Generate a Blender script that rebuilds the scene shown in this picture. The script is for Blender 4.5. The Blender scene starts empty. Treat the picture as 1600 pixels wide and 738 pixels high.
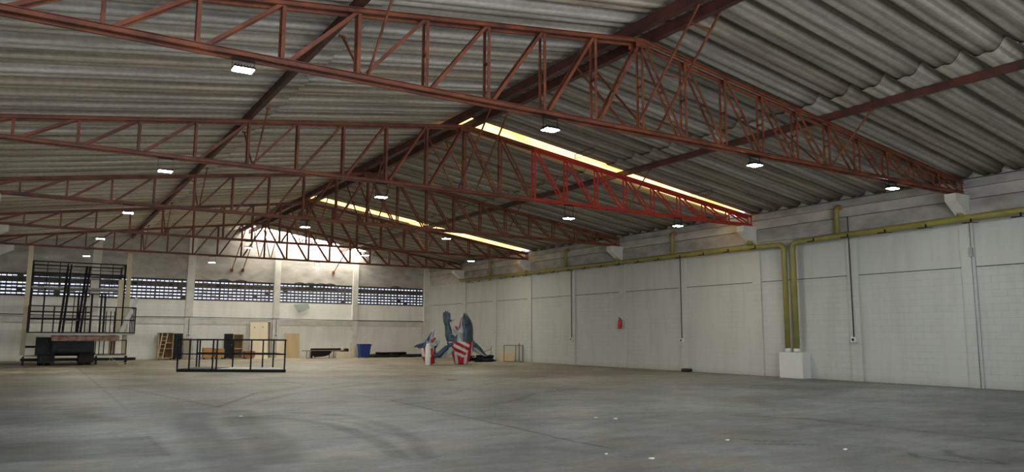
import bpy, bmesh, math, random
import numpy as np
from mathutils import Vector, Matrix
random.seed(7)
S = bpy.context.scene
COL = S.collection
R = math.radians

# ------------------------------------------------------------ dimensions (metres)
XR, XL, XM = 23.40, -2.08, 10.66          # truss ends, ridge
YT = [11.92 + 8 * i for i in range(5)]    # truss planes
YB, YF = 49.13, -6.0                      # back wall, front wall
WR, WL = 23.62, -2.30                     # side wall faces
ZB, ZA, ZE = 5.76, 7.86, 6.16             # truss bottom, apex, end top
HALF, NP = 12.74, 10
DX = HALF / NP
RZ0, RK = 6.30, 0.147                     # roof sheet underside at wall, slope
PER = 0.87                                # roof sheet width

# ------------------------------------------------------------ mesh helpers
class MB:
    def __init__(s): s.bm = bmesh.new()
    def verts_faces(s, vs, fs, mi=0):
        v = [s.bm.verts.new(p) for p in vs]
        for f in fs:
            try:
                fc = s.bm.faces.new([v[i] for i in f]); fc.material_index = mi
            except ValueError: pass
        return v
    def box(s, x0, x1, y0, y1, z0, z1, mi=0):
        vs = [(x, y, z) for z in (z0, z1) for y in (y0, y1) for x in (x0, x1)]
        s.verts_faces(vs, [(0,2,3,1),(4,5,7,6),(0,1,5,4),(2,6,7,3),(0,4,6,2),(1,3,7,5)], mi); return s
    def bar(s, p, q, w, h, up=(0,0,1), mi=0):
        """rectangular bar from p to q, w across, h along up"""
        p, q = Vector(p), Vector(q); d = (q - p).normalized(); u = Vector(up)
        a = d.cross(u)
        if a.length < 1e-4: a = d.cross(Vector((0,1,0)))
        a.normalize(); b = a.cross(d).normalized()
        vs = []
        for c in (p, q):
            for i, j in ((-1,-1),(1,-1),(1,1),(-1,1)):
                vs.append(c + a*(w/2*i) + b*(h/2*j))
        s.verts_faces(vs, [(0,3,2,1),(4,5,6,7),(0,1,5,4),(1,2,6,5),(2,3,7,6),(3,0,4,7)], mi); return s
    def tube(s, pts, r, n=12, mi=0, cap=True):
        pts = [Vector(p) for p in pts]; rs = r if isinstance(r, (list, tuple)) else [r]*len(pts)
        rings = []; ref = None
        for i, p in enumerate(pts):
            if i == 0: d = pts[1]-p
            elif i == len(pts)-1: d = p-pts[-2]
            else: d = (pts[i+1]-p).normalized() + (p-pts[i-1]).normalized()
            d.normalize()
            if ref is None:
                ref = d.orthogonal().normalized()
            ref = (ref - d*ref.dot(d)).normalized()
            b = d.cross(ref)
            rings.append([s.bm.verts.new(p + (ref*math.cos(2*math.pi*k/n) + b*math.sin(2*math.pi*k/n))*rs[i]) for k in range(n)])
        for a, b in zip(rings, rings[1:]):
            for k in range(n):
                f = s.bm.faces.new((a[k], a[(k+1)%n], b[(k+1)%n], b[k])); f.smooth = True; f.material_index = mi
        if cap:
            f = s.bm.faces.new(rings[0][::-1]); f.material_index = mi
            f = s.bm.faces.new(rings[-1]); f.material_index = mi
        return s
    def lathe(s, prof, cx=0, cy=0, n=24, mi=0):
        rings = [[s.bm.verts.new((cx+r*math.cos(2*math.pi*k/n), cy+r*math.sin(2*math.pi*k/n), z)) for k in range(n)] for r, z in prof]
        for a, b in zip(rings, rings[1:]):
            for k in range(n):
                f = s.bm.faces.new((a[k], a[(k+1)%n], b[(k+1)%n], b[k])); f.smooth = True; f.material_index = mi
        s.bm.faces.new(rings[0][::-1]).material_index = mi; s.bm.faces.new(rings[-1]).material_index = mi
        return s
    def prism(s, poly, axis, a0, a1, mi=0):
        """extrude a 2-D polygon along an axis: 'x' poly=(y,z), 'y' poly=(x,z), 'z' poly=(x,y)"""
        def P(u, v, a): return {'x': (a,u,v), 'y': (u,a,v), 'z': (u,v,a)}[axis]
        n = len(poly); vs = [P(u,v,a0) for u,v in poly] + [P(u,v,a1) for u,v in poly]
        fs = [tuple(range(n))[::-1], tuple(range(n, 2*n))] + [(i, (i+1)%n, n+(i+1)%n, n+i) for i in range(n)]
        s.verts_faces(vs, fs, mi); return s
    def build(s, name, mats, parent=None, bevel=0, kind=None):
        if not isinstance(mats, (list, tuple)): mats = [mats]
        bmesh.ops.recalc_face_normals(s.bm, faces=s.bm.faces)
        me = bpy.data.meshes.new(name); s.bm.to_mesh(me); s.bm.free()
        for m in mats: me.materials.append(m)
        o = bpy.data.objects.new(name, me); COL.objects.link(o)
        if parent: o.parent = parent
        if kind: o['kind'] = kind
        if bevel:
            b = o.modifiers.new('bevel', 'BEVEL'); b.width = bevel; b.segments = 2; b.limit_method = 'ANGLE'
        return o
def tag(o, label, cat, group=None):
    o['label'] = label; o['category'] = cat
    if group: o['group'] = group
    return o
def thing(name, label, cat, loc=(0,0,0), rz=0, group=None):
    o = bpy.data.objects.new(name, None); COL.objects.link(o); o.empty_display_size = .2
    o.location = loc; o.rotation_euler = (0,0,rz)
    return tag(o, label, cat, group)
def copy_tree(src, parent=None):
    c = src.copy(); COL.objects.link(c); c.parent = parent
    for ch in [o for o in KIDS.get(src.name, [])]: copy_tree(ch, c)
    return c
KIDS = {}
def index_kids():
    KIDS.clear()
    for o in COL.objects:
        if o.parent: KIDS.setdefault(o.parent.name, []).append(o)

# ------------------------------------------------------------ material helpers
def mat(name, base=(.5,.5,.5), rough=.6, metal=0, noise=None, bump=None, spec=.5):
    """noise=(scale, dark_colour, amount[, stretch]) mixes a second colour by noise; bump=(scale, strength)"""
    m = bpy.data.materials.new(name); m.use_nodes = True
    nt = m.node_tree; b = nt.nodes['Principled BSDF']
    b.inputs['Base Color'].default_value = (*base, 1); b.inputs['Roughness'].default_value = rough
    b.inputs['Metallic'].default_value = metal; b.inputs['Specular IOR Level'].default_value = spec
    tc = nt.nodes.new('ShaderNodeNewGeometry')
    if noise:
        mp = nt.nodes.new('ShaderNodeMapping'); nt.links.new(tc.outputs['Position'], mp.inputs['Vector'])
        mp.inputs['Scale'].default_value = noise[3] if len(noise) > 3 else (1,1,1)
        n = nt.nodes.new('ShaderNodeTexNoise'); n.inputs['Scale'].default_value = noise[0]; n.inputs['Detail'].default_value = 6
        nt.links.new(mp.outputs[0], n.inputs['Vector'])
        r = nt.nodes.new('ShaderNodeMapRange'); r.inputs[1].default_value = .35; r.inputs[2].default_value = .68; r.inputs[4].default_value = noise[2]
        nt.links.new(n.outputs['Fac'], r.inputs[0])
        x = nt.nodes.new('ShaderNodeMix'); x.data_type = 'RGBA'
        x.inputs[6].default_value = (*base, 1); x.inputs[7].default_value = (*noise[1], 1)
        nt.links.new(r.outputs[0], x.inputs[0]); nt.links.new(x.outputs[2], b.inputs['Base Color'])
    if bump:
        n2 = nt.nodes.new('ShaderNodeTexNoise'); n2.inputs['Scale'].default_value = bump[0]; n2.inputs['Detail'].default_value = 4
        nt.links.new(tc.outputs['Position'], n2.inputs['Vector'])
        bp = nt.nodes.new('ShaderNodeBump'); bp.inputs['Strength'].default_value = bump[1]; bp.inputs['Distance'].default_value = .02
        nt.links.new(n2.outputs['Fac'], bp.inputs['Height']); nt.links.new(bp.outputs[0], b.inputs['Normal'])
    return m
def emis(name, col, st):
    m = bpy.data.materials.new(name); m.use_nodes = True; nt = m.node_tree; nt.nodes.clear()
    e = nt.nodes.new('ShaderNodeEmission'); e.inputs[0].default_value = (*col, 1); e.inputs[1].default_value = st
    o = nt.nodes.new('ShaderNodeOutputMaterial'); nt.links.new(e.outputs[0], o.inputs[0]); return m

M = {}
M['truss'] = mat('rust_red_paint', (.24,.07,.027), .55, noise=(2.2, (.085,.025,.016), .95), bump=(30,.15))
M['truss_new'] = mat('fresh_red_paint', (.50,.045,.028), .45, noise=(3, (.32,.03,.022), .7))
M['purlin'] = mat('purlin_red_paint', (.13,.038,.025), .6, noise=(2, (.045,.02,.017), .9))
M['pipe'] = mat('yellow_green_pipe_paint', (.27,.245,.06), .45, noise=(2.5, (.20,.18,.05), .8))
M['orange'] = mat('orange_primer', (.5,.2,.04), .6)
M['dark'] = mat('black_metal_paint', (.007,.007,.008), .6, noise=(4, (.014,.014,.015), .6), spec=.25)
M['blackrub'] = mat('black_rubber', (.012,.012,.012), .8)
M['cable'] = mat('black_cable', (.02,.02,.022), .7)
M['grey_metal'] = mat('galvanised_metal', (.30,.31,.32), .45, .5)
M['white'] = mat('white_paint', (.60,.60,.57), .6, noise=(3, (.55,.55,.5), .5))
M['plywood'] = mat('plywood', (.62,.47,.28), .65, noise=(3, (.50,.36,.2), .7, (1,1,.2)))
M['plywood_pale'] = mat('pale_plywood', (.72,.62,.45), .65, noise=(3, (.62,.52,.36), .7, (1,1,.2)))
M['plywood_tan'] = mat('tan_plywood', (.50,.36,.19), .65, noise=(3, (.40,.28,.15), .7, (1,1,.2)))
M['wood_brown'] = mat('brown_wood', (.20,.115,.055), .7, noise=(6, (.12,.07,.035), .8, (1,1,.2)))
M['wood_orange'] = mat('orange_wood', (.48,.24,.07), .6, noise=(5, (.36,.17,.05), .8, (.3,1,1)))
M['wood_red'] = mat('reddish_wood', (.36,.12,.055), .6, noise=(5, (.27,.09,.04), .8, (.3,1,1)))
M['beige'] = mat('beige_paint', (.62,.54,.36), .6, noise=(2, (.50,.42,.27), .7, (1,1,.3)))
M['blue'] = mat('blue_plastic', (.006,.045,.22), .4, noise=(9, (.005,.03,.15), .6))
M['red'] = mat('extinguisher_red', (.55,.02,.02), .35)
M['rust'] = mat('rusty_steel', (.16,.05,.03), .7, noise=(5, (.30,.24,.18), .7))
M['deckgrey'] = mat('grey_deck_board', (.42,.42,.38), .7, noise=(3, (.22,.22,.21), .7))
M['deckdark'] = mat('dark_deck_board', (.05,.055,.06), .6)
M['deckwhite'] = mat('white_deck_board', (.66,.67,.60), .6, noise=(3, (.5,.5,.46), .6))
M['plastic_green'] = mat('greenish_plastic_sheet', (.30,.35,.31), .5)
M['foliage'] = mat('pink_cloth', (.3,.18,.16), .8)
M['sh_blue'] = mat('shark_blue_grey', (.075,.12,.15), .5, noise=(5, (.012,.028,.045), 1, (2.2,2.2,.7)))
M['sh_navy'] = mat('shark_deep_blue', (.02,.055,.11), .45, noise=(7, (.01,.02,.04), .9))
M['sh_white'] = mat('shark_pale_belly', (.52,.54,.52), .5, noise=(6, (.20,.24,.26), .9, (2,2,.8)))
M['sh_red'] = mat('shark_red', (.42,.012,.02), .45)
M['sh_cloth'] = mat('shark_white_stripe', (.62,.58,.55), .5)
M['sh_gum'] = mat('shark_mouth_pink', (.38,.05,.06), .5, noise=(9, (.15,.01,.02), .8))
M['sh_eye'] = mat('shark_eye_black', (.01,.01,.012), .2)
M['tooth'] = mat('tooth_white', (.7,.7,.66), .4)
M['post_white'] = mat('white_foam', (.78,.80,.74), .6)
M['lens'] = emis('led_lens', (.97,1,.93), 430)

# painted block wall ---------------------------------------------------------
def wall_mat(name, axis, base, grime):
    m = bpy.data.materials.new(name); m.use_nodes = True; nt = m.node_tree; N, L = nt.nodes, nt.links
    b = N['Principled BSDF']; b.inputs['Roughness'].default_value = .7
    g = N.new('ShaderNodeNewGeometry'); sp = N.new('ShaderNodeSeparateXYZ'); L.new(g.outputs['Position'], sp.inputs[0])
    cb = N.new('ShaderNodeCombineXYZ'); L.new(sp.outputs[1 if axis == 'y' else 0], cb.inputs[0]); L.new(sp.outputs[2], cb.inputs[1])
    br = N.new('ShaderNodeTexBrick'); L.new(cb.outputs[0], br.inputs['Vector'])
    br.inputs['Scale'].default_value = 1; br.inputs['Brick Width'].default_value = .42; br.inputs['Row Height'].default_value = .205
    br.inputs['Mortar Size'].default_value = .009; br.inputs['Mortar Smooth'].default_value = .4
    br.inputs['Color1'].default_value = (*base, 1); br.inputs['Color2'].default_value = tuple(c*.955 for c in base) + (1,)
    br.inputs['Mortar'].default_value = tuple(c*.83 for c in base) + (1,)
    # mortar shows only below the tie beam
    mr = N.new('ShaderNodeMapRange'); L.new(sp.outputs[2], mr.inputs[0]); mr.inputs[1].default_value = 3.5; mr.inputs[2].default_value = 3.6
    n1 = N.new('ShaderNodeTexNoise'); n1.inputs['Scale'].default_value = .6; n1.inputs['Detail'].default_value = 7; L.new(g.outputs['Position'], n1.inputs['Vector'])
    n1r = N.new('ShaderNodeMapRange'); L.new(n1.outputs['Fac'], n1r.inputs[0]); n1r.inputs[1].default_value = .42; n1r.inputs[2].default_value = .62
    mx = N.new('ShaderNodeMath'); mx.operation = 'MAXIMUM'; L.new(mr.outputs[0], mx.inputs[0])
    ml = N.new('ShaderNodeMath'); ml.operation = 'MULTIPLY'; L.new(n1r.outputs[0], ml.inputs[0]); ml.inputs[1].default_value = .75; L.new(ml.outputs[0], mx.inputs[1])
    x1 = N.new('ShaderNodeMix'); x1.data_type = 'RGBA'; L.new(mx.outputs[0], x1.inputs[0]); L.new(br.outputs['Color'], x1.inputs[6]); x1.inputs[7].default_value = (*base, 1)
    # vertical grime streaks, heavier near the top and at the foot
    mp = N.new('ShaderNodeMapping'); mp.inputs['Scale'].default_value = (2.2,2.2,.35); L.new(g.outputs['Position'], mp.inputs['Vector'])
    n2 = N.new('ShaderNodeTexNoise'); n2.inputs['Scale'].default_value = 1; n2.inputs['Detail'].default_value = 8; L.new(mp.outputs[0], n2.inputs['Vector'])
    n2r = N.new('ShaderNodeMapRange'); L.new(n2.outputs['Fac'], n2r.inputs[0]); n2r.inputs[1].default_value = .45; n2r.inputs[2].default_value = .75; n2r.inputs[4].default_value = .35
    ft = N.new('ShaderNodeMapRange'); L.new(sp.outputs[2], ft.inputs[0]); ft.inputs[1].default_value = .0; ft.inputs[2].default_value = .22; ft.inputs[3].default_value = .5; ft.inputs[4].default_value = 0
    ad = N.new('ShaderNodeMath'); ad.operation = 'ADD'; ad.use_clamp = True; L.new(n2r.outputs[0], ad.inputs[0]); L.new(ft.outputs[0], ad.inputs[1])
    x2 = N.new('ShaderNodeMix'); x2.data_type = 'RGBA'; L.new(ad.outputs[0], x2.inputs[0]); L.new(x1.outputs[2], x2.inputs[6]); x2.inputs[7].default_value = (*grime, 1)
    L.new(x2.outputs[2], b.inputs['Base Color'])
    bp = N.new('ShaderNodeBump'); bp.inputs['Strength'].default_value = .25; bp.inputs['Distance'].default_value = .01
    iv = N.new('ShaderNodeMath'); iv.operation = 'SUBTRACT'; iv.inputs[0].default_value = 1; L.new(br.outputs['Fac'], iv.inputs[1]); L.new(iv.outputs[0], bp.inputs['Height'])
    L.new(bp.outputs[0], b.inputs['Normal'])
    return m
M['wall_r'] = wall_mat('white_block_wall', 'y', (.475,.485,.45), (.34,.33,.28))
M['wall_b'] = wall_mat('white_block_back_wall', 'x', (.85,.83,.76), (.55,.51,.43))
M['conc'] = mat('bare_concrete', (.40,.385,.345), .85, noise=(1.4, (.24,.23,.205), .9, (1,1,2)), bump=(12,.3))
M['conc_pale'] = mat('whitewashed_concrete', (.72,.70,.63), .8, noise=(2.0, (.55,.53,.47), .8))
M['conc_up'] = mat('whitewashed_upper_wall', (.50,.47,.42), .85, noise=(1.2, (.32,.295,.26), .9, (1,1,2)), bump=(12,.3))
M['mortar'] = mat('crumbly_mortar', (.50,.48,.44), .95, noise=(9, (.30,.28,.25), .9), bump=(25,.6))
M['groove'] = mat('dark_joint', (.05,.055,.055), .9)
M['block'] = mat('dark_breeze_block', (.075,.068,.06), .85, noise=(4, (.14,.12,.10), .8))

# fibre-cement roof -------------------------------------------------------------
def roof_mat(name, tint, left):
    m = bpy.data.materials.new(name); m.use_nodes = True; nt = m.node_tree; N, L = nt.nodes, nt.links
    b = N['Principled BSDF']; b.inputs['Roughness'].default_value = .8; b.inputs['Specular IOR Level'].default_value = .25
    g = N.new('ShaderNodeNewGeometry'); sp = N.new('ShaderNodeSeparateXYZ'); L.new(g.outputs['Position'], sp.inputs[0])
    # random tone for each sheet
    dv = N.new('ShaderNodeMath'); dv.operation = 'DIVIDE'; L.new(sp.outputs[1], dv.inputs[0]); dv.inputs[1].default_value = PER
    fl = N.new('ShaderNodeMath'); fl.operation = 'FLOOR'; L.new(dv.outputs[0], fl.inputs[0])
    wn = N.new('ShaderNodeTexWhiteNoise'); wn.noise_dimensions = '1D'; L.new(fl.outputs[0], wn.inputs['W'])
    rp = N.new('ShaderNodeValToRGB'); L.new(wn.outputs['Value'], rp.inputs[0])
    c = rp.color_ramp.elements
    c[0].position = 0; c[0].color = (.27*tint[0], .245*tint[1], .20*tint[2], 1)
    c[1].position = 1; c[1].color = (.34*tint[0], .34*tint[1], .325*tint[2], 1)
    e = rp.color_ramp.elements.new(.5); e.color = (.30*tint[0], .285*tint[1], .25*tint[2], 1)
    mp = N.new('ShaderNodeMapping'); mp.inputs['Scale'].default_value = (.18,4.2,1); L.new(g.outputs['Position'], mp.inputs['Vector'])
    n = N.new('ShaderNodeTexNoise'); n.inputs['Scale'].default_value = 1.6; n.inputs['Detail'].default_value = 8; n.inputs['Roughness'].default_value = .62; L.new(mp.outputs[0], n.inputs['Vector'])
    nr = N.new('ShaderNodeMapRange'); L.new(n.outputs['Fac'], nr.inputs[0]); nr.inputs[1].default_value = .3; nr.inputs[2].default_value = .7; nr.inputs[3].default_value = .60; nr.inputs[4].default_value = 1.32
    n3 = N.new('ShaderNodeTexNoise'); n3.inputs['Scale'].default_value = 9; n3.inputs['Detail'].default_value = 5; L.new(g.outputs['Position'], n3.inputs['Vector'])
    n3r = N.new('ShaderNodeMapRange'); L.new(n3.outputs['Fac'], n3r.inputs[0]); n3r.inputs[1].default_value = .3; n3r.inputs[2].default_value = .7; n3r.inputs[3].default_value = .88; n3r.inputs[4].default_value = 1.1
    mm = N.new('ShaderNodeMath'); mm.operation = 'MULTIPLY'; L.new(nr.outputs[0], mm.inputs[0]); L.new(n3r.outputs[0], mm.inputs[1])
    # narrow dark lines repeat across each sheet width
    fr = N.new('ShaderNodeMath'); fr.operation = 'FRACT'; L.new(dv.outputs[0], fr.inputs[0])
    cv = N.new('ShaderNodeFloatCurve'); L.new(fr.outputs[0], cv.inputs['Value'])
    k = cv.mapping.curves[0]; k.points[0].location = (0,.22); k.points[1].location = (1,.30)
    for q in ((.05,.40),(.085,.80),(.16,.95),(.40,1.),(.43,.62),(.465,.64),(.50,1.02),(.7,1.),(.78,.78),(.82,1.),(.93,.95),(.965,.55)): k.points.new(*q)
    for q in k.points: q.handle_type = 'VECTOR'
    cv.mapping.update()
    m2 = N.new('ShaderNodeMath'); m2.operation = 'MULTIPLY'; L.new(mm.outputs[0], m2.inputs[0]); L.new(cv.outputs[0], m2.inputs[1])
    vm = N.new('ShaderNodeVectorMath'); vm.operation = 'SCALE'; L.new(rp.outputs[0], vm.inputs[0]); L.new(m2.outputs[0], vm.inputs['Scale'])
    L.new(vm.outputs[0], b.inputs['Base Color'])
    return m
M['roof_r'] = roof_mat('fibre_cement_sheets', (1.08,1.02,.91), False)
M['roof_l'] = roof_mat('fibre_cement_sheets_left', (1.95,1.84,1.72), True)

def skylight_mat(name, c1, c2, st):
    m = bpy.data.materials.new(name); m.use_nodes = True; nt = m.node_tree; nt.nodes.clear(); N, L = nt.nodes, nt.links
    g = N.new('ShaderNodeNewGeometry'); mp = N.new('ShaderNodeMapping'); mp.inputs['Scale'].default_value = (.45,3,1); L.new(g.outputs['Position'], mp.inputs['Vector'])
    n = N.new('ShaderNodeTexNoise'); n.inputs['Scale'].default_value = 1.6; n.inputs['Detail'].default_value = 5; L.new(mp.outputs[0], n.inputs['Vector'])
    r = N.new('ShaderNodeValToRGB'); L.new(n.outputs['Fac'], r.inputs[0])
    r.color_ramp.elements[0].position = .33; r.color_ramp.elements[0].color = (*c2, 1)
    r.color_ramp.elements[1].position = .56; r.color_ramp.elements[1].color = (*c1, 1)
    e = N.new('ShaderNodeEmission'); L.new(r.outputs[0], e.inputs[0]); e.inputs[1].default_value = st
    o = N.new('ShaderNodeOutputMaterial'); L.new(e.outputs[0], o.inputs[0]); return m
M['sky_y'] = skylight_mat('sunlit_yellow_fibreglass', (1,.70,.30), (.85,.42,.09), 2.6)
M['sky_w'] = emis('sunlit_clear_sheet', (1,.95,.84), 30)

# ------------------------------------------------------------ floor (stains are real marks; the tan far tint is painted skylight warmth)
def build_floor():
    x0, x1, y0, y1 = WL-.1, WR+.1, YF-.1, YB+.1
    nx, ny = 400, 760
    t = np.linspace(0, 1, ny); ys = y0 + (y1-y0)*(t*.45 + .55*t**2)   # finer towards the near end
    ys = np.sort(ys); xs = np.linspace(x0, x1, nx)
    X, Y = np.meshgrid(xs, ys)
    V = np.stack([X, Y, np.zeros_like(X)], -1).reshape(-1, 3)
    idx = np.arange(nx*ny).reshape(ny, nx)
    F = np.stack([idx[:-1,:-1], idx[:-1,1:], idx[1:,1:], idx[1:,:-1]], -1).reshape(-1, 4)
    me = bpy.data.meshes.new('floor'); me.from_pydata(V.tolist(), [], F.tolist())
    Xf, Yf = V[:,0], V[:,1]
    val = np.ones(len(V)); FG = 1.5; warm_glow = np.clip((Yf-16)/16, 0, 1)  # tan tint towards the far end puts warm skylight into the floor colour
    def dist(pts):
        d = np.full(len(V), 1e9)
        for (ax, ay), (bx, by) in zip(pts, pts[1:]):
            vx, vy = bx-ax, by-ay; L2 = vx*vx+vy*vy
            tt = np.clip(((Xf-ax)*vx + (Yf-ay)*vy)/L2, 0, 1)
            d = np.minimum(d, np.hypot(Xf-ax-tt*vx, Yf-ay-tt*vy))
        return d
    def inside(poly, soft=.12):
        c = np.zeros(len(V), bool); n = len(poly)
        for i in range(n):
            (ax, ay), (bx, by) = poly[i], poly[(i+1) % n]
            if ay == by: continue
            k = ((ay > Yf) != (by > Yf)) & (Xf < (bx-ax)*(Yf-ay)/(by-ay)+ax); c ^= k
        d = dist(list(poly)+[poly[0]])
        return np.where(c, np.clip(.5+d/soft, 0, 1), np.clip(.5-d/soft, 0, 1))
    def mark(pts, w, a, soft=None):
        nonlocal val
        s = soft or w
        val = val*(1 - min(a*FG,.8)*np.clip(1-(dist(pts)-w/2)/s, 0, 1))
    # pours of different tone
    val *= 1 + 0.135*inside([(-2.4,4),(2.6,8.3),(3.9,7.6),(5.1,8.2),(6.6,10),(6.4,12.2),(6.7,16.1),(3.2,16.4),(1.6,14.2),(1.5,10.2),(-.3,10.6),(-2.4,10.6)])
    val *= 1 - 0.351*inside([(-1.2,12.3),(1.49,12.2),(1.49,10.2),(-.27,10.6),(-1.6,10.7)])
    val *= 1 + 0.162*inside([(-1.2,14.4),(1.51,14.1),(1.49,12.3),(-1.2,12.4)])
    val *= 1 - 0.216*inside([(-1,17.6),(1.54,18.8),(1.3,14.5),(-1,14.6)], .5)
    val *= 1 - 0.243*inside([(-2.3,31),(3.76,27.8),(2.6,23.5),(.6,20.9),(-2.3,21)], .3)
    val *= 1 - 0.189*inside([(6.9,16.0),(12.2,26),(23.4,26),(23.4,15),(12,10),(9,7),(6.6,8),(6.8,12)], .4)
    val *= 1 + 0.135*inside([(9.5,9.9),(14,13.5),(19,15.8),(23,16),(23,12.8),(13,9.0),(10.5,8.6)], .6)
    val *= 1 - 0.189*inside([(5.6,11),(6.9,10.6),(6.6,9.0),(5.8,8.8)], .5)
    # skid arcs
    mark([(3.0,14.3),(3.86,13.62),(4.23,12.31),(4.14,10.17),(3.85,8.72)], .16, .26, .10)
    mark([(4.2,14.6),(4.92,13.65),(4.95,11.91),(4.61,9.91),(4.13,8.55)], .16, .22, .10)
    mark([(4.3,13.4),(4.65,12.4),(4.55,10.9)], .10, .18, .08)
    mark([(2.6,15.2),(2.27,13.59),(2.03,10.66),(1.95,8.79)], .35, .24, .2)
    mark([(3.4,15.4),(2.96,13.01),(2.91,10.86),(2.55,9.19)], .35, .24, .2)
    mark([(2.2,13.2),(2.5,11.2),(2.4,9.2)], .3, .16, .3)
    mark([(1.0,17.5),(.6,16.3),(.9,15.4)], .25, .2, .2)
    mark([(3.22,16.42),(4.8,19.9),(6.65,21.68),(11.33,25.02),(16,26.5)], .05, .35, .06)
    mark([(3.22,16.42),(2.6,20.5),(1.9,24)], .04, .3, .05)
    mark([(3.8,16.6),(5.6,19.4),(8.5,22),(14,23.5)], .10, .18, .10)
    # cracks and joints
    mark([(6.9,16.2),(6.6,10.28),(6.47,8.68),(6.54,7.94)], .025, .55, .035)
    mark([(6.69,16.12),(9,17.5),(12.5,21),(17,24)], .02, .35, .04)
    mark([(11.23,10.08),(11.91,9.04),(11.91,7.56),(12.04,5.5)], .08, .3, .15)
    mark([(8.3,14.2),(9.4,14.9),(11,16.5),(13,17.3)], .06, .3, .12)
    mark([(8.66,7.9),(8.8,7.45),(9.28,7.17)], .03, .5, .03)
    mark([(8.5,7.3),(8.9,7.0),(9.2,6.8)], .03, .5, .03)
    mark([(9.57,5.74),(9.35,5.5),(9.41,5.02),(9.75,4.7),(9.9,5.0),(9.8,5.4)], .03, .55, .03)
    mark([(10.2,5.6),(9.9,5.4),(9.7,5.0)], .08, .35, .06)
    mark([(1.49,12.2),(1.49,10.2)], .02, .4, .03); mark([(-1.5,12.3),(1.49,12.2)], .02, .3, .03)
    for yy in (18.2, 24.2, 30.2, 36.2, 42.2): mark([(WL,yy),(WR,yy)], .02, .22, .04)
    for xx in (1.6, 6.8, 12.0, 17.4): mark([(xx,16.5),(xx,YB)], .02, .22, .04)
    mark([(WR-.1,YF),(WR-.1,YB)], .12, .35, .4)
    rs = np.random.RandomState(3)
    for _ in range(60):
        cx, cy, a, b = rs.uniform(-2,23), rs.uniform(5,46), rs.uniform(.3,1.6), rs.uniform(.1,.5)
        th = rs.uniform(0,3.14); u = (Xf-cx)*np.cos(th)+(Yf-cy)*np.sin(th); v = -(Xf-cx)*np.sin(th)+(Yf-cy)*np.cos(th)
        val *= 1 + rs.uniform(-.2,.12)*np.exp(-((u/a)**2+(v/b)**2))
    at = me.color_attributes.new('stain_and_glow', 'FLOAT_COLOR', 'POINT')
    buf = np.ones((len(V),4), np.float32); buf[:,0] = val; buf[:,1] = warm_glow; at.data.foreach_set('color', buf.ravel())
    o = bpy.data.objects.new('floor', me); COL.objects.link(o); o['kind'] = 'structure'
    m = bpy.data.materials.new('worn_concrete_floor'); m.use_nodes = True; nt = m.node_tree; N, L = nt.nodes, nt.links
    bs = N['Principled BSDF']
    ca = N.new('ShaderNodeVertexColor'); ca.layer_name = 'stain_and_glow'; sc = N.new('ShaderNodeSeparateColor'); L.new(ca.outputs[0], sc.inputs[0])
    g = N.new('ShaderNodeNewGeometry')
    def noise(s, d, lo, hi, a, b_, st=(1,1,1)):
        mp = N.new('ShaderNodeMapping'); mp.inputs['Scale'].default_value = st; L.new(g.outputs['Position'], mp.inputs['Vector'])
        n = N.new('ShaderNodeTexNoise'); n.inputs['Scale'].default_value = s; n.inputs['Detail'].default_value = d; n.inputs['Roughness'].default_value = .6; L.new(mp.outputs[0], n.inputs['Vector'])
        r = N.new('ShaderNodeMapRange'); L.new(n.outputs['Fac'], r.inputs[0]); r.inputs[1].default_value = lo; r.inputs[2].default_value = hi; r.inputs[3].default_value = a; r.inputs[4].default_value = b_
        return r
    a1 = noise(.45, 9, .35, .65, .62, 1.22); a2 = noise(2.2, 9, .36, .64, .72, 1.18, (.6,1.3,1)); a3 = noise(11, 8, .35, .65, .86, 1.10)
    mu = N.new('ShaderNodeMath'); mu.operation = 'MULTIPLY'; L.new(a1.outputs[0], mu.inputs[0]); L.new(a2.outputs[0], mu.inputs[1])
    mu2 = N.new('ShaderNodeMath'); mu2.operation = 'MULTIPLY'; L.new(mu.outputs[0], mu2.inputs[0]); L.new(a3.outputs[0], mu2.inputs[1])
    mu3 = N.new('ShaderNodeMath'); mu3.operation = 'MULTIPLY'; L.new(mu2.outputs[0], mu3.inputs[0]); L.new(sc.outputs[0], mu3.inputs[1])
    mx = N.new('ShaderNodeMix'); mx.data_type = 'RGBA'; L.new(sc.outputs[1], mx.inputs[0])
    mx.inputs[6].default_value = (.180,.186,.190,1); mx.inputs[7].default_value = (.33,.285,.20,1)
    b3 = noise(.8, 8, .48, .66, 0, .65)
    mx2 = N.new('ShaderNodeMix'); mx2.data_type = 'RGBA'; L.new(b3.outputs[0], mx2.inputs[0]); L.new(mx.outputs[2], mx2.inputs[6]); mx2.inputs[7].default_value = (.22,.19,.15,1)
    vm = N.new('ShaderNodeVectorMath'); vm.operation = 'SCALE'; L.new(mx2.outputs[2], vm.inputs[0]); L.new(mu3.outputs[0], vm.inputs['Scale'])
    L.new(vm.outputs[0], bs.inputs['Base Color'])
    rr = noise(.9, 6, .3, .7, .42, .7); L.new(rr.outputs[0], bs.inputs['Roughness']); bs.inputs['Specular IOR Level'].default_value = .35
    bp = N.new('ShaderNodeBump'); bp.inputs['Strength'].default_value = .12; bp.inputs['Distance'].default_value = .01; L.new(a2.outputs[0], bp.inputs['Height']); L.new(bp.outputs[0], bs.inputs['Normal'])
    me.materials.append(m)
build_floor()

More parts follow.
